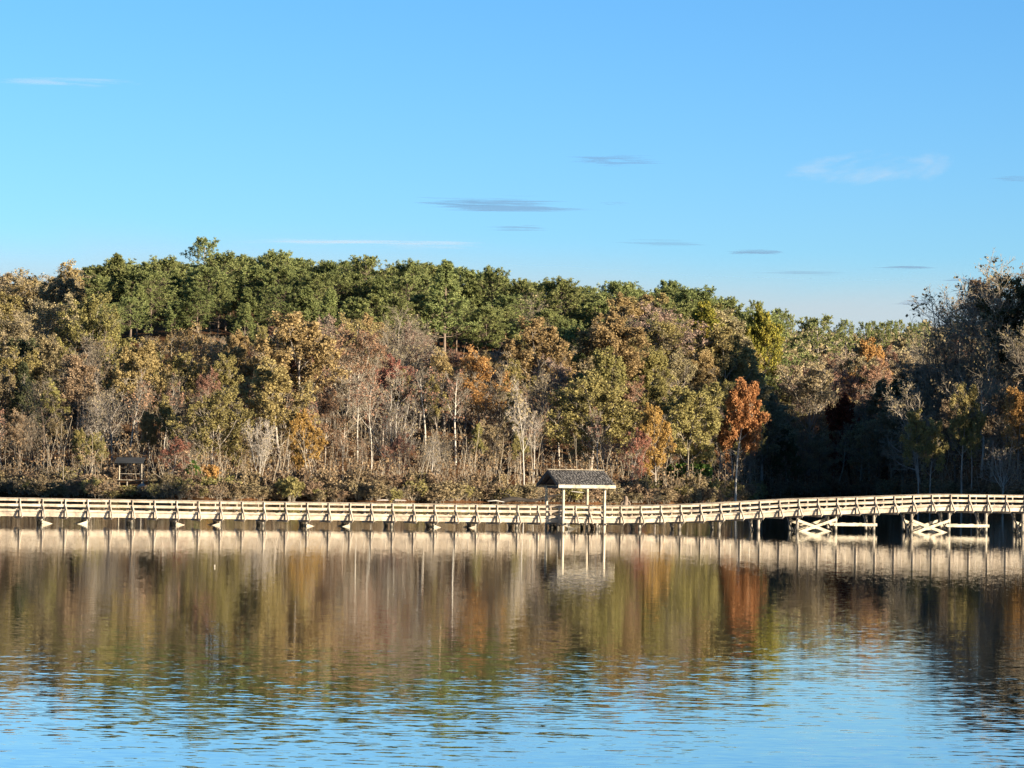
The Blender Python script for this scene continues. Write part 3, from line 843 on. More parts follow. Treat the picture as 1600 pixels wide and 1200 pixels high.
# ------------------------------------------------------------------ far wood and off-picture wood, as masses
def wood_mass(name, pts, leafmat, seed, h=(17, 22), per=420, size=1.0, label=None):
    rng = np.random.default_rng(seed)
    pts = np.asarray(pts, float)
    n = len(pts)
    Z = ground(pts[:, 0], pts[:, 1])
    H = rng.uniform(h[0], h[1], n)
    u = norm(rng.normal(size=(n, per, 3))) * (rng.random((n, per, 1)) ** .45)
    # clumps inside each crown
    cc = norm(rng.normal(size=(n, 9, 3))) * .62
    pick = rng.integers(0, 9, (n, per))
    u = .45 * u + cc[np.arange(n)[:, None], pick]
    C = np.zeros((n, per, 3))
    r = H * .24
    C[..., 0] = pts[:, 0:1] + u[..., 0] * r[:, None]
    C[..., 1] = pts[:, 1:2] + u[..., 1] * r[:, None]
    C[..., 2] = (Z + H * .66)[:, None] + u[..., 2] * (H * .32)[:, None]
    V, Q = cards(rng, C.reshape(-1, 3), size, 1.2)
    var = np.repeat(np.clip(np.repeat(rng.random(n), per) * .6 + rng.random(n * per) * .4, 0, 1), 4)
    P = np.zeros((n, 2, 3)); P[:, 0, :2] = pts; P[:, 1, :2] = pts; P[:, 0, 2] = Z - .3; P[:, 1, 2] = Z + H * .8
    tv, tq = tubes(P, np.stack([H * .013, H * .006], 1), 5)
    me = mesh_np(name, np.concatenate([V, tv]), np.concatenate([Q, tq + len(V)]), mats=[leafmat, BK['brown']], attr=np.concatenate([var, np.zeros(len(tv))]))
    mi = np.zeros(len(Q) + len(tq), np.int32); mi[len(Q):] = 1
    me.polygons.foreach_set('material_index', mi)
    o = bpy.data.objects.new(name, me)
    link(o); props(o, label, None, None, 'stuff')
    return o

rng = np.random.default_rng(3)
def scatter(n, x0, x1, y0, y1, ok):
    out = []
    while len(out) < n:
        x, y = rng.uniform(x0, x1), rng.uniform(y0, y1)
        if ok(x, y): out.append((x, y))
    return out
def pxo(x, y): return 800 + F0 * x / y
pts = scatter(210, 75, 290, 400, 640, lambda x, y: pxo(x, y) > 1650 and y - 10 > dsh(pxo(x, y)))
wood_mass('right_bank_wood', pts, L['tan'], 8, (17, 22), 420, .9)  # mostly out of view, planted as shade casters and as cover
pts = scatter(46, 60, 150, 266, 316, lambda x, y: pxo(x, y) > 1720 and gz(x, y) > 3)
wood_mass('headland_shade_wood', pts, L['tan'], 9, (17, 22), 420, .9)  # out-of-view trees added to cast shade on the left shore
pts = scatter(330, 60, 200, 860, 1100, lambda x, y: 1150 < pxo(x, y) < 1560)
wood_mass('distant_wood', pts, L['tan'], 10, (11, 15), 200, 1.1)
pts = scatter(150, -150, 60, 690, 760, lambda x, y: -60 < pxo(x, y) < 1200)
wood_mass('hilltop_wood', pts, L['pine'], 11, (9, 13), 200, 1.1)
pts = scatter(90, -140, -60, 400, 560, lambda x, y: -700 < pxo(x, y) < -30 and y - 8 > dsh(pxo(x, y)))
wood_mass('left_bank_wood', pts, L['olive'], 12, (14, 19), 250, 1.0)

# ------------------------------------------------------------------ undergrowth: saplings, fallen leaves, dead stems
def undergrowth():
    rng = np.random.default_rng(77)
    n = 3800
    px = rng.uniform(-30, 1640, n)
    s = rng.random(n) ** 1.2 * 125 + 1
    d = ipol(px, PXK, DSH) + s
    X = (px - 800) / F0 * d
    Z = ground(X, d)
    k = (Z > .15) & ~((np.abs(px - 207) < 34) & (s < 15)) & ~((np.abs(px - 275) < 12) & (s < 16))
    X, d, Z = X[k], d[k], Z[k]
    n = len(X)
    H = rng.uniform(1.2, 5.5, n) * np.where(rng.random(n) < .15, 1.8, 1)
    P0 = np.stack([X, d, Z - .1], 1)
    D = norm(np.stack([rng.normal(size=n) * .16, rng.normal(size=n) * .16, np.ones(n)], 1))
    P, R = grow(rng, P0, D, H, .016 + .008 * H * .8, 4, .08, .05, .35)
    a = spawn(rng, P, R, H, 4, .3, 1, 45, 30, .38, .6)
    P1, R1 = grow(rng, a[0], a[1], a[2], np.maximum(a[3], .016), 2, .15, .05, .6)
    V, Q = join([tubes(P, R, 3), tubes(P1, R1, 3)])
    o = bpy.data.objects.new('undergrowth_stems', mesh_np('undergrowth_stems', V, Q, mats=[BK['twig']]))
    link(o); props(o, kind='stuff')
    T = P1[:, 1:, :].reshape(-1, 3)
    m = 60000
    C = T[rng.integers(0, len(T), m)] + rng.normal(size=(m, 3)) * .25
    V, Q = cards(rng, C, .25, 1.2)
    var = np.repeat(np.clip(rng.normal(size=m) * .25 + .45 + .25 * np.sin(C[:, 0] * .21) * np.sin(C[:, 1] * .13), 0, 1), 4)
    o = bpy.data.objects.new('undergrowth_leaves', mesh_np('undergrowth_leaves', V, Q, mats=[L['litter']], attr=var))
    link(o); props(o, kind='stuff')
undergrowth()

# ------------------------------------------------------------------ shore shrubs
def shrub_geo(seed, n=16, leaves=1500, size=.2):
    rng = np.random.default_rng(seed)
    az = rng.random(n) * 6.28; ti = rng.uniform(.1, .75, n)
    D = np.stack([np.cos(az) * ti, np.sin(az) * ti, np.ones(n)], 1)
    P, R = grow(rng, rng.normal(size=(n, 3)) * [.25, .25, 0], D, rng.uniform(1.6, 2.8, n), np.full(n, .03), 5, .12, .0, .4)
    a = spawn(rng, P, R, np.full(n, 2.3), 7, .25, 1, 45, 30, .38, .7)
    P1, R1 = grow(rng, a[0], a[1], a[2], np.maximum(a[3], .014), 3, .18, .05, .7)
    b = spawn(rng, P1, R1, a[2], 4, .2, 1, 45, 30, .5, .8)
    P2, R2 = grow(rng, b[0], b[1], b[2], np.maximum(b[3], .012), 2, .18, .05, .8)
    st = join([tubes(P, R, 4), tubes(P1, R1, 3), tubes(P2, R2, 3)])
    T = np.concatenate([P2[:, 1:].reshape(-1, 3), P1[:, -1]])
    C = T[rng.integers(0, len(T), leaves)] + rng.normal(size=(leaves, 3)) * .1
    C[:, 2] = np.abs(C[:, 2])
    V, Q = cards(rng, C, size, 1.3)
    var = np.repeat(np.clip(rng.normal(size=leaves) * .22 + .5, 0, 1), 4)
    return mesh_np('stems', *st, mats=[BK['twig']]), mesh_np('foliage', V, Q, mats=[L['brush']], attr=var)
SH = [shrub_geo(91), shrub_geo(92), shrub_geo(93), shrub_geo(94, 14, 500, .16)]
SHG = shrub_geo(95, 18, 5000, .2)

def shrub(px, d, h, w, proto, mat, label, group=None, name='shrub', cat='shrub', twig='twig'):
    p = unproj(px, 700, d)
    z0 = gz(p.x, p.y)
    e = empty(name, (p.x, p.y, max(z0, -.1) - .05), label, cat, group)
    e.scale = (w, w, h / 2.6)
    e.rotation_euler = (0, 0, rnd.random() * 6.28)
    for nm, me, mt in (('stems', proto[0], BK[twig]), ('foliage', proto[1], mat)):
        o = bpy.data.objects.new(nm, me)
        link(o, e)
        o.material_slots[0].link = 'OBJECT'; o.material_slots[0].material = mt
shrub(1075, 488, 4.6, 2.5, SHG, L['holly'], 'bright green leafy shrub on the bank right of the boardwalk shelter', name='holly_shrub')
shrub(456, 432, 3.4, 1.2, SHG, L['olive'], 'yellow-green bush at the waterline right of the whitish many-stemmed tree')
shrub(318, 434, 3.2, 1.2, SHG, L['amber'], 'yellow-leaved bush right of the little green conifer')
p = unproj(302, 706, 430)
tree_at('conifer_sapling', PR[('pine', 'full')], (p.x, p.y, gz(p.x, p.y)), 4.4, L['holly'], BK['brown'], BK['brown'],
        'little bright green conifer on the bank right of the far bank shelter', 'conifer', None, 1.7)
def shore_shrub(px, dd, big, w, group):
    mt = L['brush'] if rnd.random() < .82 else L['olive']
    lab = relation(px, 760, 'brown twiggy shrub' if mt is L['brush'] else 'olive-leaved shrub', 'at the waterline ')
    shrub(px, edge(px) + dd, big, w, rnd.choice(SH), mt, lab, group)
for px in np.arange(-20, 1200, 11):
    px = px + rnd.uniform(-4, 4)
    big = rnd.uniform(1.5, 2.8)
    if abs(px - 207) < 30: big = rnd.uniform(1.1, 1.7)
    shore_shrub(px, rnd.uniform(-.4, .6), big, rnd.uniform(1.0, 1.5), 'shrubs along the water on the far bank')
for px in np.arange(-14, 1200, 13):
    px = px + rnd.uniform(-5, 5)
    if abs(px - 207) < 34 or abs(px - 275) < 14 or abs(px - 835) < 52 or rnd.random() < .38: continue
    shore_shrub(px, rnd.uniform(3, 7), rnd.uniform(1.8, 3.4), rnd.uniform(1.0, 1.5), 'taller shrubs just behind the waterline')
for px in np.arange(1196, 1640, 15):
    px = px + rnd.uniform(-6, 6)
    lab = relation(px, 770, 'dark shaded shrub', 'on the bank ')
    shrub(px, edge(px) + rnd.uniform(1, 5), rnd.uniform(1.8, 3.2), rnd.uniform(1.1, 1.6), rnd.choice(SH), L['brush'], lab, 'shrubs along the shaded bank')

# ------------------------------------------------------------------ timber
def wood_mat(name, c1, c2, rnd_=.12, wet=False):
    """timber: grain along the board, grey weather stains in patches, and for piles a wet dark foot"""
    m = mat_rough(name, c1, c2, 2.5, rough=.8, rnd=rnd_, coords='Object', stretch=(.6, 9, 9), bump=.004, spec=.2)
    nt = m.node_tree
    hsn = [n for n in nt.nodes if n.type == 'HUE_SAT'][0]
    bs = [n for n in nt.nodes if n.type == 'BSDF_PRINCIPLED'][0]
    geo = N(nt, 'ShaderNodeNewGeometry')
    n1 = N(nt, 'ShaderNodeTexNoise'); n1.inputs['Scale'].default_value = 1.7; n1.inputs['Detail'].default_value = 5; n1.inputs['Roughness'].default_value = .65
    nt.links.new(geo.outputs['Position'], n1.inputs['Vector'])
    r = ramp(nt, [(.34, (.48, .46, .46)), (.47, (.82, .77, .73)), (.62, (1.0, 1.0, 1.0))])
    nt.links.new(n1.outputs['Fac'], r.inputs[0])
    mm = N(nt, 'ShaderNodeMix', data_type='RGBA', blend_type='MULTIPLY'); mm.inputs[0].default_value = 1
    nt.links.new(hsn.outputs[0], mm.inputs[6]); nt.links.new(r.outputs[0], mm.inputs[7])
    last = mm.outputs[2]
    if wet:
        sp = N(nt, 'ShaderNodeSeparateXYZ'); nt.links.new(geo.outputs['Position'], sp.inputs[0])
        mr = N(nt, 'ShaderNodeMapRange'); mr.inputs['From Min'].default_value = .08; mr.inputs['From Max'].default_value = .30
        nt.links.new(sp.outputs[2], mr.inputs['Value'])
        m2 = N(nt, 'ShaderNodeMix', data_type='RGBA'); m2.inputs[6].default_value = (.045, .04, .03, 1)
        nt.links.new(mr.outputs[0], m2.inputs[0]); nt.links.new(last, m2.inputs[7])
        last = m2.outputs[2]
    nt.links.new(last, bs.inputs['Base Color'])
    return m
TIM = wood_mat('weathered_pine_timber', (.50, .415, .31), (.68, .58, .44), .16)
TIM2 = wood_mat('fresh_pine_timber', (.58, .50, .36), (.74, .66, .50), .08)
PILEM = wood_mat('pile_timber', (.30, .26, .20), (.52, .46, .36), .25, wet=True)

def box_mesh(name, mat):
    V = np.array([(x, y, z) for x in (-.5, .5) for y in (-.5, .5) for z in (-.5, .5)], float)
    Q = [[0, 1, 3, 2], [4, 6, 7, 5], [0, 4, 5, 1], [2, 3, 7, 6], [0, 2, 6, 4], [1, 5, 7, 3]]
    return mesh_np(name, V, Q, mats=[mat])
def cyl_mesh(name, mat, n=10):
    P = np.array([[[-.5, 0, 0], [.5, 0, 0]]]); R = np.array([[.5, .5]])
    V, Q = tubes(P, R, n)
    V = np.concatenate([V, [[-.5, 0, 0], [.5, 0, 0]]])
    T = [[2 * n, (k + 1) % n, k] for k in range(n)] + [[2 * n + 1, n + k, n + (k + 1) % n] for k in range(n)]
    return mesh_np(name, V, Q, T, mats=[mat])
BOX = {id(m): box_mesh('board', m) for m in (TIM, TIM2, PILEM)}
CYL = {id(PILEM): cyl_mesh('pile', PILEM), id(TIM2): cyl_mesh('round_pile', TIM2)}

def beam(name, parent, A, B, w, h, mat=None, up=Vector((0, 0, 1)), cyl=False):
    """a straight timber from A to B: w across, h along 'up'"""
    mat = mat or TIM
    A, B = Vector(A), Vector(B)
    x = B - A; ln = x.length; x = x / ln
    y = up.cross(x)
    if y.length < 1e-4: y = Vector((U.x, U.y, 0)).cross(x)
    y.normalize(); z = x.cross(y)
    o = bpy.data.objects.new(name, (CYL if cyl else BOX)[id(mat)])
    link(o, parent)
    M = Matrix(((x.x * ln, y.x * w, z.x * h, 0), (x.y * ln, y.y * w, z.y * h, 0), (x.z * ln, y.z * w, z.z * h, 0), (0, 0, 0, 1)))
    M.translation = (A + B) / 2 - parent.location
    o.matrix_basis = M
    return o

# ------------------------------------------------------------------ boardwalk
TH = RAD(16.5)
U = Vector((math.cos(TH), math.sin(TH), 0))       # along the walk, to the right and away
Nn = Vector((math.sin(TH), -math.cos(TH), 0))     # across, towards the camera
Y0 = 249.5
T3 = math.tan(TH)
def walk_pt(px, py=790.0):
    k = unproj(px, py, 1.0).x
    Y = Y0 / (1 - T3 * k)
    return Vector((k * Y, Y, 0))
ORI = walk_pt(800)
def along(px): return (walk_pt(px) - ORI).dot(U)
BAY = 1.84
WD = 2.4
POSTS = [(-45, 31.25), (-40, 207), (-34, 412.5), (-29, 580.5), (-23, 777), (-21, 841), (-17, 970), (-9, 1217.8), (0, 1485.3)]
RAILH = [(along(p), unproj(p, y, walk_pt(p).y).z) for p, y in ((0, 777.6), (400, 783.8), (800, 789.0), (985, 790.6), (1100, 787.4), (1240, 779.6), (1340, 776.6), (1474, 772.0), (1600, 773.6))]
RAILH = [(along(0) - 30, RAILH[0][1])] + RAILH + [(along(1600) + 30, RAILH[-1][1])]
_k = [a for a, _ in POSTS]; _s = [along(b) for _, b in POSTS]
def post_s(k):
    if k < _k[0]: return _s[0] + (k - _k[0]) * BAY
    if k > _k[-1]: return _s[-1] + (k - _k[-1]) * BAY
    return float(ipol(k, _k, _s))
def ztop(s): return float(ipol(s, [a for a, _ in RAILH], [b for _, b in RAILH]))

bw = empty('boardwalk', ORI, 'long pale timber boardwalk on piles crossing the lake, ramping up to the right', 'boardwalk')
def wp(s, off, dz):        # point at s along, off towards the camera from the near fascia line, dz below the rail top
    v = ORI + U * s + Nn * off
    return Vector((v.x, v.y, ztop(s) - dz))
K0, K1 = -54, 16
ss = [post_s(k) for k in range(K0, K1 + 1)]
gapL = post_s(-20)
gapR = post_s(-18)
near_off, far_off = 0.0, -WD
def in_gap(s): return gapL + .02 < s < gapR - .02
def seg_pieces():
    """bays as (s0,s1), near rail interrupted at the lookout"""
    out = []
    for a, b in zip(ss[:-1], ss[1:]):
        out.append((a, b))
    return out
for k, (a, b) in zip(range(K0, K1), seg_pieces()):
    e = .004
    # fascia, rim and rails, near side, clipped at the lookout opening
    na, nb = a, b
    clipped = False
    if b > gapL and a < gapR:
        clipped = True
        if a < gapL: nb = gapL
        elif b > gapR: na = gapR
        else: na = None
    for side, off in (('near', 0.0), ('far', -WD)):
        p0, p1 = (a, b)
        if side == 'near':
            pass
        if True:
            if na is None: continue
            p0, p1 = na, nb
        p0 += e; p1 -= e
        sg = 1 if side == 'near' else -1
        o1 = off - sg * .03
        beam('fascia_board', bw, wp(p0, o1, 1.335), wp(p1, o1, 1.335), .05, .33)
        beam('rim_board', bw, wp(p0, o1 + sg * .02, 1.015), wp(p1, o1 + sg * .02, 1.015), .05, .15)
        beam('shade_gap_strip', bw, wp(p0, o1 - sg * .05, 1.13), wp(p1, o1 - sg * .05, 1.13), .04, .076, mat=PILEM)  # recessed strip in darker timber: the gap's shade put into its colour
        r = off - sg * .02
        beam('handrail_cap', bw, wp(p0, r, .02), wp(p1, r, .02), .20, .04)
        beam('top_rail', bw, wp(p0, r, .135), wp(p1, r, .135), .045, .185)
        beam('middle_rail', bw, wp(p0, r, .58), wp(p1, r, .58), .045, .19)
for k, s in zip(range(K0, K1 + 1), ss):
    even = (k - 0) % 2 == 0
    for sg, off in ((1, 0.0), (-1, -WD)):
        if in_gap(s): continue
        o1 = off + sg * .05
        beam('railing_post', bw, wp(s, o1, .045), wp(s, o1, 1.47), .11, .13, up=Nn)
        beam('outrigger_brace', bw, wp(s + .03, off + sg * .12, .66), wp(s + .10, off + sg * .74, 1.56), .12, .13, up=Nn)
    beam('cross_beam', bw, wp(s, .80, 1.60), wp(s, -WD - .80, 1.60), .09, .19)
    zb = ztop(s) - 1.70
    if even:
        nearp = (-.30, -WD + .30)
        for off in nearp:
            q = wp(s, off, 0)
            beam('pile', bw, (q.x, q.y, -2.2), (q.x, q.y, zb), .27, .27, mat=PILEM, cyl=True)
        A = wp(s + .17, -.15, 0); B = wp(s + .17, -WD + .1, 0)
        zt = zb + .02
        beam('cross_brace', bw, (A.x, A.y, zt), (B.x, B.y, zt - 1.9), .05, .2, mat=PILEM)
        A = wp(s - .17, -.15, 0); B = wp(s - .17, -WD + .1, 0)
        beam('cross_brace', bw, (A.x, A.y, zt - 1.9), (B.x, B.y, zt), .05, .2, mat=PILEM)
# long braces between the bents: crossed pair, level pair, open bay, repeating
for k in range(K0, K1 - 1):
    if k % 2: continue
    ph = (k // 2) % 3
    a, b = post_s(k), post_s(k + 2)
    if -23 <= k <= -9: continue
    for off in (-.13, -WD + .13):
        A0 = wp(a + .0, off, 0); B0 = wp(b, off, 0)
        za = min(ztop(a) - 1.93, 1.02); zb2 = min(ztop(b) - 1.93, 1.10)
        if ph == 2:
            beam('long_brace', bw, (A0.x, A0.y, za), (B0.x, B0.y, za - 1.22), .05, .24, mat=TIM2)
            C0 = wp(a, off + .055, 0); D0 = wp(b, off + .055, 0)
            beam('long_brace', bw, (C0.x, C0.y, zb2 - 1.22), (D0.x, D0.y, zb2), .05, .24, mat=TIM2)
        elif ph == 0 and ztop(a) > 2.6:
            zl = min(za, .62)
            A1 = wp(a - .25, off, 0); B1 = wp(b + .25, off, 0)
            beam('long_brace', bw, (A1.x, A1.y, zl), (B1.x, B1.y, zl), .05, .26, mat=TIM2)
# deck planks, seen only edge on: one joined mesh
def deck():
    Vs, Qs = [], []
    o = 0
    s = ss[0]
    cube = np.array([(x, y, z) for x in (-.5, .5) for y in (-.5, .5) for z in (-.5, .5)], float)
    q = np.array([[0, 1, 3, 2], [4, 6, 7, 5], [0, 4, 5, 1], [2, 3, 7, 6], [0, 2, 6, 4], [1, 5, 7, 3]])
    while s < ss[-1]:
        c = wp(s, -WD / 2, 1.072 + .0) - ORI
        v = c[:] + cube[:, 0:1] * np.array(U[:]) * .138 + cube[:, 1:2] * np.array(Nn[:]) * (WD - .07) + cube[:, 2:3] * np.array([0, 0, .04])
        Vs.append(v); Qs.append(q + o); o += 8
        s += .146
    ob = bpy.data.objects.new('deck_planks', mesh_np('deck_planks', np.concatenate(Vs), np.concatenate(Qs), mats=[TIM]))
    link(ob, bw); ob['kind'] = 'stuff'
deck()
# ------------------------------------------------------------------ lookout platform beside the walk
DEP, DEPF = 1.05, 1.15
lk = empty('lookout_platform', wp((gapL + gapR) / 2, DEP / 2, 2.0), 'short railed lookout bay widening the boardwalk under the shingled roof', 'platform')
a, b = gapL + .03, gapR - .03
sides = []
for sg, o0, o1 in ((1, .06, DEP), (-1, -WD - .06, -WD - DEPF)):
    for (p, q_) in (((a, o1), (b, o1)), ((a, o0), (a, o1 - sg * .06)), ((b, o0), (b, o1 - sg * .06))):
        for nm, dz, w, h in (('fascia_board', 1.335, .05, .33), ('rim_board', 1.015, .05, .15), ('handrail_cap', .02, .16, .04), ('top_rail', .135, .045, .185), ('middle_rail', .58, .045, .19)):
            beam(nm, lk, wp(p[0], p[1], dz), wp(q_[0], q_[1], dz), w, h)
    for s in (a, b):
        beam('railing_post', lk, wp(s, o0 + sg * .12, .045), wp(s, o0 + sg * .12, 1.47), .11, .09, up=Nn)
    for s in (a + .31 * (b - a), a + .65 * (b - a)):
        beam('railing_post', lk, wp(s, o1 + sg * .06, .045), wp(s, o1 + sg * .06, 1.47), .10, .12, up=Nn)
        beam('outrigger_brace', lk, wp(s + .03, o1 + sg * .12, .66), wp(s + .1, o1 + sg * .7, 1.56), .12, .13, up=Nn)
    for s in (a + .06, (a + b) / 2, b - .06):
        beam('cross_beam', lk, wp(s + .12, o0 + sg * .9, 1.60), wp(s + .12, o1 + sg * .55, 1.60), .09, .17)
    for s in (a + .55, b - .55):
        q = wp(s, o1 - sg * .2, 0)
        beam('pile', lk, (q.x, q.y, -2.2), (q.x, q.y, ztop(s) - 1.50), .27, .27, mat=PILEM, cyl=True)
    A = wp(a + .1, o1 - sg * .1, 0); B = wp(a + 1.6, o1 - sg * .1, 0)
    beam('long_brace', lk, (A.x, A.y, .42), (B.x, B.y, -.3), .05, .2, mat=PILEM)
Vs, Qs = [], []
o_ = 0
cube = np.array([(x, y, z) for x in (-.5, .5) for y in (-.5, .5) for z in (-.5, .5)], float)
qd = np.array([[0, 1, 3, 2], [4, 6, 7, 5], [0, 4, 5, 1], [2, 3, 7, 6], [0, 2, 6, 4], [1, 5, 7, 3]])
for f in list(np.arange(.10, DEP - .06, .146)) + list(-WD - np.arange(.10, DEPF - .06, .146)):
    c = wp((a + b) / 2, f, 1.072) - lk.location
    Vs.append(np.array(c[:]) + cube[:, 0:1] * np.array(U[:]) * (b - a - .1) + cube[:, 1:2] * np.array(Nn[:]) * .138 + cube[:, 2:3] * np.array([0, 0, .04])); Qs.append(qd + o_); o_ += 8
ob = bpy.data.objects.new('deck_planks', mesh_np('deck_planks', np.concatenate(Vs), np.concatenate(Qs), mats=[TIM])); link(ob, lk); ob['kind'] = 'stuff'

# ------------------------------------------------------------------ roof shelter over the lookout
sh = empty('roofed_shelter', wp((gapL + gapR) / 2, DEP / 2, 2.0), 'open timber shelter with a grey shingled gable roof on the boardwalk', 'shelter')
SHN = mat_rough('roof_shingles', (.055, .052, .050), (.16, .145, .13), 3.0, rough=.95, rnd=.35, bump=.01)
SHNU = mat_rough('roof_underside', (.05, .04, .032), (.09, .07, .055), 3.0, rough=.9, rnd=.1)  # dark tone stands in for the shade under the roof
DARKW = mat_rough('shade_darkened_timber', (.05, .04, .032), (.10, .08, .06), 3.0, rough=.8, rnd=.1)  # shade on gable and truss painted into the timber colour
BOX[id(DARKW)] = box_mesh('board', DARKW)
BOX[id(SHN)] = box_mesh('shingle', SHN); BOX[id(SHNU)] = box_mesh('roof_board', SHNU)
sL, sR = a - .02, b + .02
front, back = DEP + .02, -WD - DEPF - .02
ZR, ZE = 5.05, 3.80           # ridge, eave
OVH = .72
ridge_off = (front + back) / 2
fe, be = front + .95, back - .95      # eave lines
def P3(s, off, z):
    v = ORI + U * s + Nn * off
    return Vector((v.x, v.y, z))
for s in (sL, sR):
    for off in (front + .12, back - .12):
        beam('post', sh, P3(s, off, -2.0), P3(s, off, 3.72), .19, .19, mat=TIM2, up=Nn)
rL, rR = sL - OVH, sR + OVH
# roof boards
SLOPES = {}
for off in (fe, be):
    SLOPES[off] = beam('roof_panel', sh, P3((rL + rR) / 2, off, ZE), P3((rL + rR) / 2, ridge_off, ZR), rR - rL, .05, mat=SHNU)
sl = math.hypot(fe - ridge_off, ZR - ZE)
rows = 14
rs = random.Random(2)
for side in (fe, be):
    dirv = P3(0, ridge_off, ZR) - P3(0, side, ZE); ln = dirv.length; dirv.normalize()
    nrm = U.cross(dirv); nrm = nrm if nrm.z > 0 else -nrm
    Vs, Qs, o_ = [], [], 0
    base = P3(0, side, ZE)
    for r in range(rows):
        x = rL - rs.random() * .2
        while x < rR:
            w = rs.uniform(.16, .34)
            x0, x1 = max(x, rL), min(x + w - .012, rR)
            if x1 - x0 > .04:
                t0 = r / rows * ln - .02; t1 = t0 + ln / rows * 1.25
                lift0 = .060 + rs.random() * .022; lift1 = .032
                vv = []
                for xx in (x0, x1):
                    for t, lf in ((t0, lift0), (t1, lift1)):
                        for th in (0, -.022):
                            vv.append(base + U * xx + dirv * t + nrm * (lf + th) - sh.location)
                Vs.append(np.array([v[:] for v in vv])); Qs.append(np.array([[0, 1, 3, 2], [4, 6, 7, 5], [0, 4, 5, 1], [2, 3, 7, 6], [0, 2, 6, 4], [1, 5, 7, 3]]) + o_); o_ += 8
            x += w
    m_ = SHN
    V = np.concatenate(Vs)
    var = np.repeat(np.random.default_rng(4).random(len(V) // 8), 8)
    ob = bpy.data.objects.new('shingles', mesh_np('shingles', V, np.concatenate(Qs), mats=[m_], attr=var))
    link(ob, SLOPES[side]); ob.matrix_parent_inverse = SLOPES[side].matrix_basis.inverted(); ob['kind'] = 'stuff'
nt = SHN.node_tree
at = N(nt, 'ShaderNodeAttribute', attribute_name='var')
mr = N(nt, 'ShaderNodeMapRange'); mr.inputs['To Min'].default_value = .45; mr.inputs['To Max'].default_value = 1.6
nt.links.new(at.outputs['Fac'], mr.inputs['Value'])
hsn = [n for n in nt.nodes if n.type == 'HUE_SAT'][0]
nt.links.new(mr.outputs[0], hsn.inputs['Value'])
TIM3 = TIM2
beam('ridge_cap', sh, P3(rL - .02, ridge_off, ZR + .10), P3(rR + .02, ridge_off, ZR + .10), .22, .07, mat=TIM2)
beam('eave_board', sh, P3(rL, fe + .03, ZE - .10), P3(rR, fe + .03, ZE - .10), .05, .27, mat=TIM2)
beam('eave_board', sh, P3(rL, be - .03, ZE - .10), P3(rR, be - .03, ZE - .10), .05, .27, mat=TIM2)
beam('header_beam', sh, P3(sL - .3, front, 3.62), P3(sR + .3, front, 3.62), .09, .24, mat=TIM2)
beam('header_beam', sh, P3(sL - .3, back - .14, 3.62), P3(sR + .3, back - .14, 3.62), .09, .24, mat=TIM2)
for s in (rL + .03, rR - .03):
    for off in (fe, be):
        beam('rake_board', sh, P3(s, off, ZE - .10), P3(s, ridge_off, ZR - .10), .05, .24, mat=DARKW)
for s in (sL, (sL + sR) / 2, sR):
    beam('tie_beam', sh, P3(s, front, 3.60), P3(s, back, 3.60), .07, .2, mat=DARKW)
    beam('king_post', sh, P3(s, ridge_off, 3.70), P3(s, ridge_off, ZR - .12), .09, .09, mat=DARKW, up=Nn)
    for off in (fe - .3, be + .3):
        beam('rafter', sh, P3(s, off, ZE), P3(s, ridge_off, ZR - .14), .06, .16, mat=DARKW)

# ------------------------------------------------------------------ small shelter on the far bank
def far_shelter():
    d = 436.0
    c = unproj(207, 750, d)
    zf = c.z
    e = empty('lakeside_shelter', (c.x, d, zf), 'small dark-roofed open hut on stilts at the far bank, left', 'hut')
    rm = mat_rough('hut_roof', (.03, .032, .032), (.07, .07, .065), 2, rnd=.1)
    BOX[id(rm)] = box_mesh('roof_board', rm)
    k = d / F0
    def pt(px, dy, z): return Vector(((px - 800) * k + .0, d + dy, z))
    z_e = unproj(207, 724, d).z
    z_r = unproj(207, 715, d).z
    for px, dy in ((191, -1.4), (225, -1.4), (187, 1.4), (222, 1.4)):
        beam('post', e, pt(px, dy, zf), pt(px, dy, z_e), .16, .16, mat=TIM2 if px == 191 else PILEM)
    for px, dy in ((191, -1.3), (203, -1.3), (228, -1.3), (185, 1.3), (223, 1.3)):
        beam('stilt', e, pt(px, dy, -1), pt(px, dy, zf - .1), .2, .2, mat=PILEM)
    for y0 in np.arange(-2.0, 1.9, .2):
        beam('floor_board', e, pt(181, y0, zf), pt(212 if y0 < -1.0 else 232, y0, zf), .17, .10, mat=TIM2)
    beam('roof_panel', e, pt(207, -2.3, z_e), pt(207, .2, z_r), 45 * k, .12, mat=rm)
    beam('roof_panel', e, pt(207, 2.6, z_e), pt(207, .1, z_r), 45 * k, .12, mat=rm)
    beam('rail', e, pt(191, -1.4, zf + .95), pt(228, -1.4, zf + .95), .06, .10, mat=PILEM)
far_shelter()

# small timber frame (bench swing) right of it
d = 438.0
c = unproj(275, 752, d)
e = empty('timber_frame', (c.x, d, gz(c.x, d)), 'small pale post-and-beam frame standing on the bank right of the far hut', 'frame')
k = d / F0
zt = unproj(275, 738, d).z
zg = gz(c.x, d)
for px in (271, 279):
    beam('post', e, Vector(((px - 800) * k, d, zg - .2)), Vector(((px - 800) * k, d, zt)), .13, .13, mat=TIM2)
beam('top_beam', e, Vector(((269.5 - 800) * k, d, zt + .06)), Vector(((280.5 - 800) * k, d, zt + .06)), .14, .13, mat=TIM2)

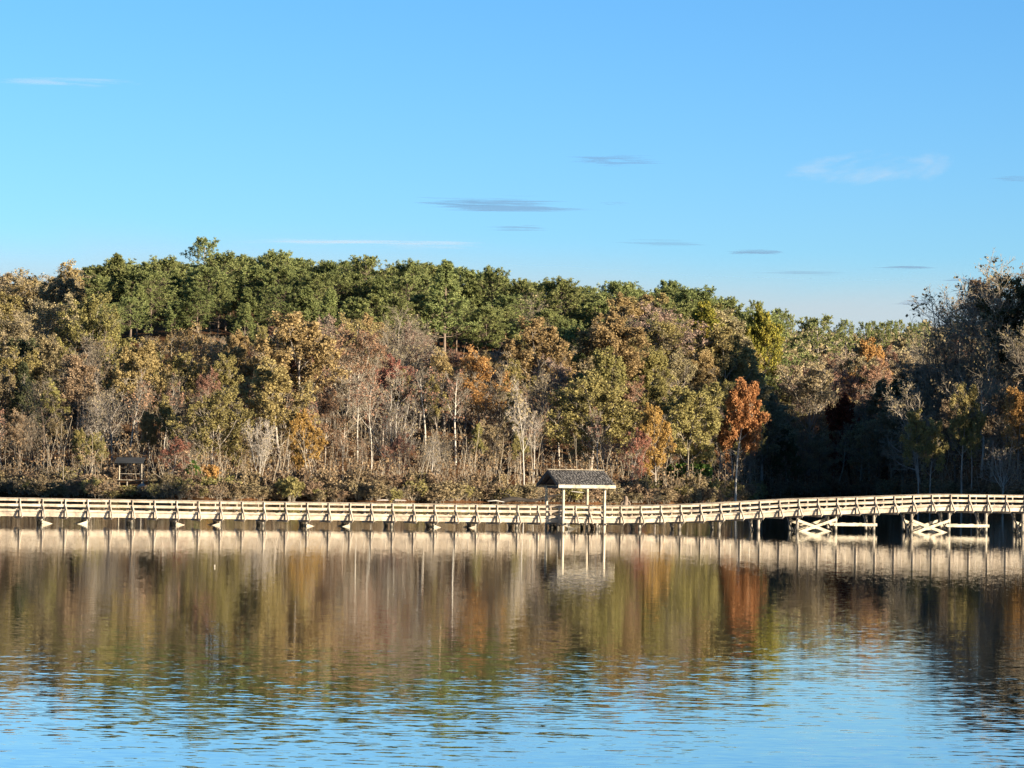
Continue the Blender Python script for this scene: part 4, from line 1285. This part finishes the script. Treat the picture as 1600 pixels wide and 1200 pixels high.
# ------------------------------------------------------------------ logs, rock, stump, bottle
def tube_obj(name, pts, rads, mat, label, cat, sides=8, branches=()):
    P = np.array([pts], float); R = np.array([rads], float)
    loc = P[0, 0].copy()
    parts = [tubes(P - loc, R, sides)]
    for bp_, br_ in branches:
        parts.append(tubes(np.array([bp_], float) - loc, np.array([br_], float), 5))
    V, Q = join(parts)
    o = bpy.data.objects.new(name, mesh_np(name, V, Q, mats=[mat], smooth=True))
    link(o); o.location = loc
    return props(o, label, cat)
def up(px, py, d): return unproj(px, py, d)[:]
dd = 437
tube_obj('fallen_tree', [up(784, 783, dd), up(800, 779.5, dd), up(815, 780.5, dd), up(830, 782.5, dd), up(845, 780, dd), up(858, 775.5, dd), up(872, 773, dd), up(885, 771, dd)],
         [.34, .36, .28, .22, .18, .15, .11, .06], BK['dark'], 'dark curved fallen tree lying along the bank behind the shelter', 'fallen tree',
         branches=[([up(800, 780, dd), up(795, 773, dd), up(786, 770, dd)], [.14, .10, .05]), ([up(850, 778, dd), up(864, 776, dd), up(876, 779, dd)], [.09, .07, .04])])
tube_obj('bleached_log', [up(589, 782.0, 428), up(598, 781.3, 428), up(607, 781.6, 428)], [.09, .13, .10], BK['grey'], 'left one of two short bleached logs at the waterline under the shrubs', 'log')
tube_obj('bleached_log', [up(617, 781.6, 428), up(625, 781.8, 428), up(635, 782.2, 428)], [.16, .12, .08], BK['grey'], 'right one of two short bleached logs at the waterline under the shrubs', 'log')
tube_obj('broken_branch', [up(893, 767.5, 441), up(903, 769, 441), up(912, 769.5, 441)], [.06, .09, .04], BK['pale'], 'pale broken branch seen between the shelter posts', 'branch')
tube_obj('fallen_branch', [up(762, 783, 436), up(775, 782, 436), up(788, 784.5, 436)], [.05, .09, .05], BK['pale'], 'thin pale branch on the bank left of the dark curved trunk', 'branch')
def stump():
    d = 452
    c = unproj(977, 787, d)
    tube_obj('stump', [(c.x, d, 0 - .3), (c.x + .1, d, .7), (c.x + .05, d, 1.25)], [.5, .36, .22], BK['brown'], 'ragged grey stump at the waterline right of the shelter', 'stump',
             branches=[([(c.x, d, .5), (c.x - .5, d - .2, .2), (c.x - .8, d - .3, -.2)], [.2, .15, .1]), ([(c.x, d, .5), (c.x + .6, d - .2, .3), (c.x + .9, d - .3, -.2)], [.2, .15, .1])])
stump()
def rock():
    rng = np.random.default_rng(8)
    import bmesh
    bm = bmesh.new()
    bmesh.ops.create_icosphere(bm, subdivisions=3, radius=.75)
    for v in bm.verts:
        n_ = v.co.normalized()
        v.co *= 1 + .18 * math.sin(3 * n_.x + 1) * math.cos(4 * n_.y) + .1 * math.sin(9 * n_.z + 5 * n_.x)
        v.co.z *= .6
    me = bpy.data.meshes.new('boulder'); bm.to_mesh(me); bm.free()
    me.materials.append(mat_rough('pale_rock', (.40, .36, .30), (.60, .55, .46), 2.0))
    c = unproj(219, 756, 428)
    o = bpy.data.objects.new('boulder', me); link(o); o.location = (c.x, 430, c.z)
    o.location.z = gz(c.x, 430) + .3
    props(o, 'pale boulder on the bank in front of the far hut', 'boulder')
rock()
# a bottle afloat on the still water
def floater():
    c = unproj(340.5, 886, 5)
    yh = yhor(340.5)
    d = H0 * F0 / (886 - yh)
    x = (340.5 - 800 - ROLL * 0) / F0 * d
    prof = [(-.16, .0), (-.16, .055), (.05, .06), (.12, .045), (.17, .022), (.22, .02), (.22, 0)]
    P = np.array([[(0, 0, z) for z, _ in prof]], float); R = np.array([[r for _, r in prof]], float)
    d_ = norm(np.array([[.2, .1, 1.]]))
    n = 12
    V = []
    for z, r in prof:
        for k in range(n):
            V.append((math.cos(k / n * 6.2832) * r, math.sin(k / n * 6.2832) * r, z))
    Q = [[i * n + k, i * n + (k + 1) % n, (i + 1) * n + (k + 1) % n, (i + 1) * n + k] for i in range(len(prof) - 1) for k in range(n)]
    me = mesh_np('float', V, Q, mats=[mat_rough('float_plastic', (.6, .5, .35), (.7, .6, .42), 3, rough=.5, spec=.4)], smooth=True)
    e = bpy.data.objects.new('fishing_float', me); link(e)
    e.location = (x, d, .04); e.scale = (.55, .55, .5); e.rotation_euler = (.1, .12, 0)
    props(e, 'tiny pale float upright on the open water, left', 'float')
floater()

# ------------------------------------------------------------------ clouds: thin sheets high above, seen almost edge on
def cloud_mat(name, col, dens, scale, seed, stretch=(1, 1, 1), core=.12):
    m, nt, out = new_mat(name)
    tc = N(nt, 'ShaderNodeTexCoord')
    mp = N(nt, 'ShaderNodeMapping'); mp.inputs['Scale'].default_value = stretch; mp.inputs['Location'].default_value = (seed, seed * .3, 0)
    nz = N(nt, 'ShaderNodeTexNoise'); nz.inputs['Scale'].default_value = scale; nz.inputs['Detail'].default_value = 7; nz.inputs['Roughness'].default_value = .6
    nz.inputs['Distortion'].default_value = .6
    nt.links.new(tc.outputs['Object'], mp.inputs[0]); nt.links.new(mp.outputs[0], nz.inputs['Vector'])
    ln = N(nt, 'ShaderNodeVectorMath', operation='LENGTH'); nt.links.new(tc.outputs['Object'], ln.inputs[0])
    ed = N(nt, 'ShaderNodeMapRange', interpolation_type='SMOOTHSTEP'); ed.inputs['From Min'].default_value = 1.0; ed.inputs['From Max'].default_value = .15
    ed.inputs['To Min'].default_value = -.35; ed.inputs['To Max'].default_value = core
    nt.links.new(ln.outputs['Value'], ed.inputs['Value'])
    ad = N(nt, 'ShaderNodeMath', operation='ADD'); nt.links.new(nz.outputs['Fac'], ad.inputs[0]); nt.links.new(ed.outputs[0], ad.inputs[1])
    mr = N(nt, 'ShaderNodeMapRange', interpolation_type='SMOOTHSTEP'); mr.inputs['From Min'].default_value = .46; mr.inputs['From Max'].default_value = .72
    mr.inputs['To Min'].default_value = 0; mr.inputs['To Max'].default_value = dens
    nt.links.new(ad.outputs[0], mr.inputs['Value'])
    tr = N(nt, 'ShaderNodeBsdfTransparent'); tl = N(nt, 'ShaderNodeBsdfTranslucent'); tl.inputs[0].default_value = (*col, 1)
    df = N(nt, 'ShaderNodeBsdfDiffuse'); df.inputs[0].default_value = (*col, 1)
    m1 = N(nt, 'ShaderNodeMixShader'); m1.inputs[0].default_value = .5
    nt.links.new(df.outputs[0], m1.inputs[1]); nt.links.new(tl.outputs[0], m1.inputs[2])
    mx = N(nt, 'ShaderNodeMixShader')
    nt.links.new(mr.outputs[0], mx.inputs[0]); nt.links.new(tr.outputs[0], mx.inputs[1]); nt.links.new(m1.outputs[0], mx.inputs[2])
    nt.links.new(mx.outputs[0], out.inputs[0])
    return m
def cloud(px, py, wpx, hpx, alt, mat, label):
    yh = yhor(px)
    d = (alt - H0) * F0 / (yh - py)
    d1 = (alt - H0) * F0 / (yh - py + hpx / 2); d2 = (alt - H0) * F0 / (yh - py - hpx / 2)
    x = (px - 800 + ROLL * (yh - py)) / F0 * d * 1.0
    hw = wpx * .75 / F0 * d; hd = (d2 - d1) * .65
    # gently domed sheet
    n = 12
    V = []
    for j in range(n + 1):
        for i in range(n + 1):
            u_, v_ = i / n * 2 - 1, j / n * 2 - 1
            V.append((u_, v_, .02 * (1 - u_ * u_) * (1 - v_ * v_)))
    I = np.arange((n + 1) ** 2).reshape(n + 1, n + 1)
    Q = np.stack([I[:-1, :-1], I[:-1, 1:], I[1:, 1:], I[1:, :-1]], -1).reshape(-1, 4)
    o = bpy.data.objects.new('cloud', mesh_np('cloud', V, Q, mats=[mat], smooth=True))
    link(o); o.location = (x, (d1 + d2) / 2, alt); o.scale = (hw, hd, 300)
    props(o, label, 'cloud')
GREY = (.27, .33, .54)
WHT = (.9, .9, .9)
cloud(772, 321, 330, 40, 1500, cloud_mat('grey_cloud_a', GREY, 0.45, 2.00, 3.1, (.7, 2.0, 1), .13), 'longest grey-violet cloud streak, left of the sky\'s middle')
cloud(800, 357, 130, 16, 1500, cloud_mat('grey_cloud_b', GREY, 0.30, 1.88, 9.2, (.7, 2.0, 1), .13), 'small faint streak just below the longest cloud')
cloud(945, 250, 190, 32, 1700, cloud_mat('grey_cloud_c', GREY, 0.36, 1.88, 14.7, (.7, 2.0, 1), .13), 'wispy grey cloud above the longest streak, to its right')
cloud(950, 318, 60, 10, 1500, cloud_mat('grey_cloud_c2', GREY, 0.24, 1.88, 15.7, (.7, 2.0, 1), .13), 'tiny faint cloud right of the longest streak')
cloud(1172, 395, 120, 16, 1500, cloud_mat('grey_cloud_d', GREY, 0.48, 1.62, 21.5, (.7, 2.0, 1), .13), 'short dark grey cloud low in the sky over the hill\'s right shoulder')
cloud(1030, 380, 180, 18, 1500, cloud_mat('grey_cloud_e', GREY, 0.24, 2.00, 25.5, (.7, 2.0, 1), .13), 'faint thin streaks left of the short dark grey cloud')
cloud(1405, 419, 130, 10, 1500, cloud_mat('grey_cloud_f', GREY, 0.48, 1.75, 31.5, (.7, 2.0, 1), .13), 'thin grey streak over the low distant treeline')
cloud(1255, 427, 200, 12, 1500, cloud_mat('grey_cloud_g', GREY, 0.27, 2.00, 35.5, (.7, 2.0, 1), .13), 'long faint streak left of the thin grey one over the treeline')
cloud(1492, 438, 70, 9, 1500, cloud_mat('grey_cloud_h', GREY, 0.48, 1.62, 41.5, (.7, 2.0, 1), .13), 'small grey cloud against the lacy trees on the right')
cloud(1418, 473, 90, 12, 1500, cloud_mat('grey_cloud_i', GREY, 0.36, 1.62, 44.5, (.7, 2.0, 1), .13), 'lowest grey cloud, just over the distant pines')
cloud(1580, 280, 110, 16, 1700, cloud_mat('grey_cloud_j', GREY, 0.24, 1.62, 47.5, (.7, 2.0, 1), .13), 'faint grey cloud at the right edge of the sky')
cloud(1340, 255, 300, 95, 7000, cloud_mat('white_cloud_a', WHT, .38, 1.3, 51.5, (1, .5, 1)), 'soft white veil of high cloud in the right part of the sky')
cloud(560, 380, 520, 26, 7000, cloud_mat('white_cloud_b', WHT, .5, 1.5, 57.5), 'pale thin band just over the hilltop pines')
cloud(900, 450, 5600, 430, 3000, cloud_mat('horizon_veil', (.90, .99, 1.0), .80, .5, 77.5, (1, .15, 1), .66), 'broad pale veil of cloud along the bottom of the sky')
cloud(90, 126, 300, 26, 9000, cloud_mat('white_cloud_c', WHT, .3, 1.5, 61.5), 'very faint white streak high at the left edge')
